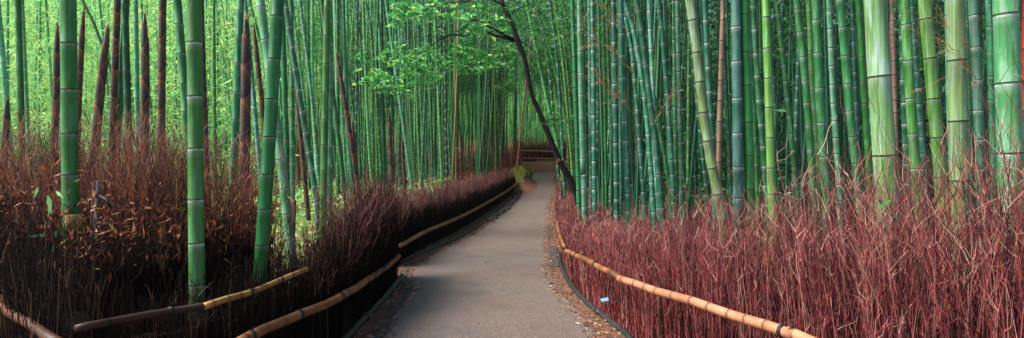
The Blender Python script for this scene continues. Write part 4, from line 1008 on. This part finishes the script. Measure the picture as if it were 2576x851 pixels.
# ------------------------------------------------------------------ stakes
def stake(x, y0, y1, w, d, mat, label, tilt=0.0, strap=False):
    T0, B0 = W(x + tilt, y0, d), W(x, y1, d); g = float(gz(B0.x, B0.y)); r = w * d / F / 2
    P = [(B0.x, B0.y, g - .1), tuple(B0), tuple(T0 - Vector((0, 0, .02))), tuple(T0)]
    V, Fc = tube(P, [r * 1.05, r, r * .97, r * .8], 6); root2 = mesh_obj('stake', V, Fc, mat, smooth=False, loc=(B0.x, B0.y, g))
    tag(root2, label, 'stake', 'wooden stakes behind the fences')
    if strap:
        c = np.array(T0) - np.array([0, 0, .10])
        v, f = join([tube([c - np.array([0, 0, .02]), c + np.array([0, 0, .02])], [r * 1.25] * 2, 8), tube([c, c + np.array([.09, -.04, -.03]), c + np.array([.13, -.05, -.09])], [.012, .014, .006], 6)])
        mesh_obj('strap', v, f, MAT['tie'], root2)
    return root2
stake(240, 455, 545, 9, 4.15, MAT['stake_grey'], 'grey stake with a black strap right of the thick culm with the yellow root', 6, True)
stake(230, 458, 550, 5, 4.12, MAT['stump'], 'thin reddish stake leaning next to the grey strapped stake', 4)
stake(736, 503, 575, 14, 7.6, MAT['stump'], 'brown cut stump stake in the gap beyond the black fence', 3)
stake(874, 482, 530, 5, 8.4, MAT['stake'], 'pale stake in the brush nearest the twin culms', 0)
stake(916, 524, 560, 4, 8.8, MAT['stake'], 'short pale stake low in the red brush, second along', 0)
stake(956, 530, 575, 4.5, 9.3, MAT['stump'], 'pinkish stake low in the red brush before the pale forked one', 0)
stake(982, 503, 550, 5.5, 9.6, MAT['stake'], 'tallest white stake at the turn of the left fences', -1)

# reddish dry shrub by the mound
c0 = W(1282, 395, 31); n = 420
b_ = np.stack([c0.x + RNG.normal(0, .25, n), 31 + RNG.normal(0, .5, n), np.zeros(n)], 1); b_[:, 2] = gz(b_[:, 0], b_[:, 1])
t_ = b_ + np.stack([RNG.normal(0, .25, n), RNG.normal(0, .25, n), .6 + RNG.random(n) * 1.0], 1)
V, Qd, R, _ = twigs(b_, t_, RNG.normal(0, .05, (n, 3)), .012, .004, 3, .02)
tag(mesh_obj('dry_shrub', V, Qd, MAT['twig_brown'], smooth=False, attrs={'rnd': R}, loc=(c0.x, 31, float(gz(c0.x, 31)))), 'dark reddish dry shrub behind the grassy mound at the bend', 'shrub')
# young bamboo seedling at lower left
sd = empty('bamboo_seedling', (-3.05, 3.98, .55)); tag(sd, 'young seedling with long green leaves growing from the dark bank, lower left', 'plant')
stm = [W(122, 760, 3.75), W(128, 690, 3.75), W(132, 610, 3.75), W(120, 540, 3.75)]
V, Fc = tube(curve(np.array([tuple(p) for p in stm]), np.linspace(0, 1, 14)), np.linspace(.005, .003, 14), 5); mesh_obj('stem', V, Fc, simple('seedling_stem', (.16, .03, .04), .5), sd)
for (x0, y0, x1, y1) in ((118, 592, 68, 596), (134, 600, 150, 570), (118, 650, 92, 668), (130, 640, 136, 612), (122, 770, 132, 800), (96, 470, 85, 500), (120, 490, 130, 540), (128, 500, 122, 545), (140, 480, 160, 500)):
    a, e = np.array(W(x0, y0, 3.72)), np.array(W(x1, y1, 3.7)); u = unit(e - a); L = np.linalg.norm(e - a); sd_ = unit(np.cross(u, np.array([.2, -1, .4]))); w_ = L * .09 + .003
    v = [a, a + u * L * .35 + sd_ * w_, e, a + u * L * .35 - sd_ * w_]
    mesh_obj('leaf', v, [(0, 1, 2, 3)], MAT['leaf_mid'] if y0 > 560 else MAT['leaf_bright'], sd, smooth=False, attrs={'rnd': [.4] * 4})
# single green leaf blade on the right brush
a, e = np.array(W(2207, 526, 3.4)), np.array(W(2244, 502, 3.4)); u = unit(e - a); s_ = np.array([.3, .1, .9]); s_ = unit(s_ - u * (s_ @ u)); L = np.linalg.norm(e - a)
tag(mesh_obj('green_leaf', [a, a + u * L * .3 + s_ * .011, a + u * L * .7 + s_ * .012, e, a + u * L * .7 - s_ * .010, a + u * L * .3 - s_ * .009], [(0, 1, 2, 3, 4, 5)], MAT['leaf_tree'], smooth=False, attrs={'rnd': [.75] * 6}, loc=a), 'single bright green leaf resting on the red twigs below the thickest pale culm', 'leaf')
# lone white fallen bits / leaf on the asphalt
for (x, y, lab, mt) in ((1040, 743, 'tiny white fallen petal at the left edge of the asphalt', 'stake'), (1224, 705, 'small dark fallen leaf lying alone on the asphalt', 'stump')):
    dd = flat_d(y); p = W(x, y, dd); p.z = float(path_z(p.x, p.y)) + .02
    tag(mesh_obj('fallen_leaf', [(p.x - .03, p.y, p.z), (p.x, p.y - .018, p.z + .006), (p.x + .035, p.y + .01, p.z), (p.x, p.y + .02, p.z + .008)], [(0, 1, 2, 3)], MAT[mt], smooth=False, loc=p), lab, 'leaf')

# ------------------------------------------------------------------ foliage masses
def foliage(name, n, box_, mat, lab, L, Wd, per=12, seed=1, keep=None, spread=.35, droop=-.45):
    r = np.random.default_rng(seed); m_ = n // per
    c = np.stack([r.uniform(box_[0], box_[1], m_), r.uniform(box_[2], box_[3], m_), r.uniform(0, 1, m_)], 1)
    zlo = box_[4](c[:, 0], c[:, 1]) if callable(box_[4]) else box_[4]; zhi = box_[5](c[:, 0], c[:, 1]) if callable(box_[5]) else box_[5]
    c[:, 2] = zlo + c[:, 2] * (zhi - zlo)
    # uneven: keep clumps
    f = np.sin(c[:, 0] * 1.1 + 2 * np.sin(c[:, 2] * .7)) + np.sin(c[:, 1] * .9 + c[:, 2] * 1.3) + r.normal(0, .9, m_)
    k = f > -.55
    if keep is not None: k &= keep(c)
    c = c[k]; m_ = len(c)
    cc = np.repeat(c, per, 0) + r.normal(0, spread, (m_ * per, 3)) * np.array([1, 1, .5])
    d = unit(np.stack([r.normal(0, .8, len(cc)), r.normal(0, .8, len(cc)), r.normal(droop, .4, len(cc))], 1))
    rn = np.clip(np.repeat(r.random(m_), per) * .6 + r.random(len(cc)) * .4, 0, 1)
    V, Qd, R = leaves(cc, d, L * (.6 + r.random(len(cc)) * .8), Wd * (.7 + r.random(len(cc)) * .6), rn)
    return tag(mesh_obj(name, V, Qd, mat, smooth=False, attrs={'rnd': R}), lab, 'foliage', kind='stuff')
clear = lambda c: (np.abs(c[:, 0] - np.interp(c[:, 1], [0, 10, 20, 40], [-.3, -.4, .3, 2])) > 1.8) | (c[:, 2] > 6.5)
foliage('bamboo_foliage', 210000, (-38, -3.4, 17, 42, lambda x, y: gz(x, y) + .3, 14), MAT['leaf_bright'], 'bright yellow-green bamboo leaves filling the back of the left grove', .30, .055, 12, 21, lambda c: clear(c) & ((c[:, 0] / c[:, 1] < -.40) | (c[:, 1] > 33) & (c[:, 2] > 4)), .45)
foliage('bamboo_foliage', 120000, (-11, 5, 29, 46, lambda x, y: gz(x, y) + 5.0, 15), MAT['leaf_mid'], 'soft green bamboo leaves above the centre grove', .26, .05, 12, 22, clear, .4)
foliage('bamboo_foliage', 50000, (1.4, 7, 22, 52, lambda x, y: gz(x, y) + 2.2, 14), MAT['leaf_mid'], 'green leaves beyond the leaning tree over the bend', .2, .04, 12, 23, clear, .4)
foliage('bamboo_foliage', 9000, (2.6, 18, 8, 30, lambda x, y: gz(x, y) + 1.0, 8), MAT['leaf_dark'], 'sparse dark leaf tufts among the right culms', .15, .026, 10, 24, None, .22)
foliage('bamboo_foliage', 16000, (-1.5, 5.5, 16, 26, 5.2, 11), MAT['leaf_mid'], 'soft leaf sprays hanging over the path around the leaning tree', .17, .035, 12, 33, None, .35)
foliage('bamboo_foliage', 9000, (4, 15, 9, 18, 4.2, 8.5), MAT['leaf_mid'], 'thin leafy sprays high among the right culms', .14, .024, 10, 34, None, .25)
foliage('floor_darkening_leaves', 30000, (4, 34, 14, 46, lambda x, y: gz(x, y), lambda x, y: gz(x, y) + 1.1), MAT['leaf_dark'], 'low dark leaves added to darken the floor between the right culms', .35, .09, 12, 31, lambda c: c[:, 0] > 2.6 + c[:, 1] * .1, .4)  # added over the bright floor; dark leaf colour stands for shade
foliage('gap_darkening_leaves', 120000, (6, 46, 16, 52, lambda x, y: gz(x, y) + .2, 13), MAT['leaf_dark'], 'dark leaf wall added to darken the gaps deep inside the right grove', .4, .1, 12, 27, lambda c: c[:, 0] > 3.5 + c[:, 1] * .1, .6)  # leaf wall added to block pale sky so the gaps stay dark
foliage('bamboo_canopy', 110000, (2.0, 34, 2, 50, 8.0, 13), MAT['leaf_dark'], 'dark leaf canopy added overhead to shade the right grove', .30, .075, 14, 25, None, .6)  # overhead leaves placed to keep light out of the grove interior
foliage('bamboo_canopy', 90000, (-60, 50, 52, 74, lambda x, y: gz(x, y) + .5, lambda x, y: gz(x, y) * .3 + 19), MAT['leaf_mid'], 'far leaf wall closing the grove', .5, .12, 12, 26, None, .8)

# ------------------------------------------------------------------ labels for the culms that have none: counted from a landmark
ADJ = {'green': 'green', 'deep': 'dark green', 'fresh': 'fresh green', 'shade': 'dark', 'teal': 'blue-green', 'bloom': 'grey-green', 'pale': 'pale green', 'yellow': 'yellow-green', 'olive': 'olive', 'tan': 'tan dead', 'pink': 'pinkish dead', 'rust': 'rusty dead'}
def ordinal(n): 
    if n <= 18: return ORD[n - 1]
    t = {20: 'twentieth', 30: 'thirtieth', 40: 'fortieth', 19: 'nineteenth'}
    if n in t: return t[n]
    return {2: 'twenty-', 3: 'thirty-', 4: 'forty-', 5: 'fifty-'}[n // 10] + ORD[n % 10 - 1]
order = sorted(CULMS, key=lambda c: c['x'])
for i, c in enumerate(order):
    z = 'left' if c['x'] < 800 else 'centre' if c['x'] < 1340 else 'right'
    if not c['label']:
        best = None
        for j, e in enumerate(order):
            if e['mark'] and j != i and (best is None or abs(j - i) < abs(best[0] - i)): best = (j, e)
        j, e = best
        sz = 'thick' if c['w'] > 20 else 'slim' if c['w'] > 9 else 'thin'
        c['label'] = f"{sz} {ADJ[c['mat']]} culm, {ordinal(abs(i - j))} {'right' if i > j else 'left'} of {e['mark']}"
    tag(c['o'], c['label'], 'bamboo', {'left': 'bamboo culms of the left grove', 'centre': 'bamboo culms of the centre grove', 'right': 'bamboo culms of the right grove'}[z])

# ------------------------------------------------------------------ light, sky, camera
w = bpy.data.worlds.new('World'); S.world = w; w.use_nodes = True
nt = w.node_tree; bg = nt.nodes['Background']; sky = nt.nodes.new('ShaderNodeTexSky'); sky.sky_type = 'NISHITA'; sky.sun_disc = False
SUN_EL, SUN_AZ = 50.0, -100.0                        # azimuth from +Y toward +X
sky.sun_elevation = math.radians(SUN_EL); sky.sun_rotation = math.radians(SUN_AZ)
nt.links.new(sky.outputs[0], bg.inputs[0]); bg.inputs[1].default_value = .07
sun = bpy.data.lights.new('sun', 'SUN'); sun.energy = 3.4; sun.angle = math.radians(28); sun.color = (1, .95, .86)
so = bpy.data.objects.new('sun', sun); COL.objects.link(so)
a, e = math.radians(SUN_AZ), math.radians(SUN_EL)
dv = Vector((math.sin(a) * math.cos(e), math.cos(a) * math.cos(e), math.sin(e)))
so.rotation_euler = dv.to_track_quat('Z', 'Y').to_euler()
so.location = (-20, 20, 30)
cam = bpy.data.cameras.new('camera'); co_ = bpy.data.objects.new('camera', cam); COL.objects.link(co_)
co_.location = (0, 0, CAMH); co_.rotation_euler = (math.radians(90), 0, 0)
cam.sensor_width = 36; cam.sensor_fit = 'HORIZONTAL'; cam.lens = 36 * F / 2576; cam.shift_y = -(425.5 - HY) / 2576
cam.clip_start = .05; cam.clip_end = 600
S.camera = co_
S.view_settings.view_transform = 'Standard'; S.view_settings.look = 'None'; S.view_settings.exposure = 1.75; S.view_settings.gamma = 1
S.cycles.use_denoising = True
S.cycles.max_bounces = 8; S.cycles.transparent_max_bounces = 4

m = bpy.data.materials.new('haze_air'); m.use_nodes = True; t = m.node_tree; t.nodes.remove(t.nodes['Principled BSDF'])
v = t.nodes.new('ShaderNodeVolumePrincipled'); v.inputs['Color'].default_value = (.93, 1, .93, 1); v.inputs['Density'].default_value = HAZE; v.inputs['Anisotropy'].default_value = .2
t.links.new(v.outputs[0], t.nodes['Material Output'].inputs['Volume'])
V, Fc = box((0, 60, 14), (260, 260, 52)); tag(mesh_obj('haze', V, Fc, m, smooth=False), 'thin pale mist between the bamboo', 'haze', kind='stuff')

for o in COL.objects:
    if o.parent is None and len(str(o.get('label', '')).split()) > 16: print('LONG', o.name, o['label'])
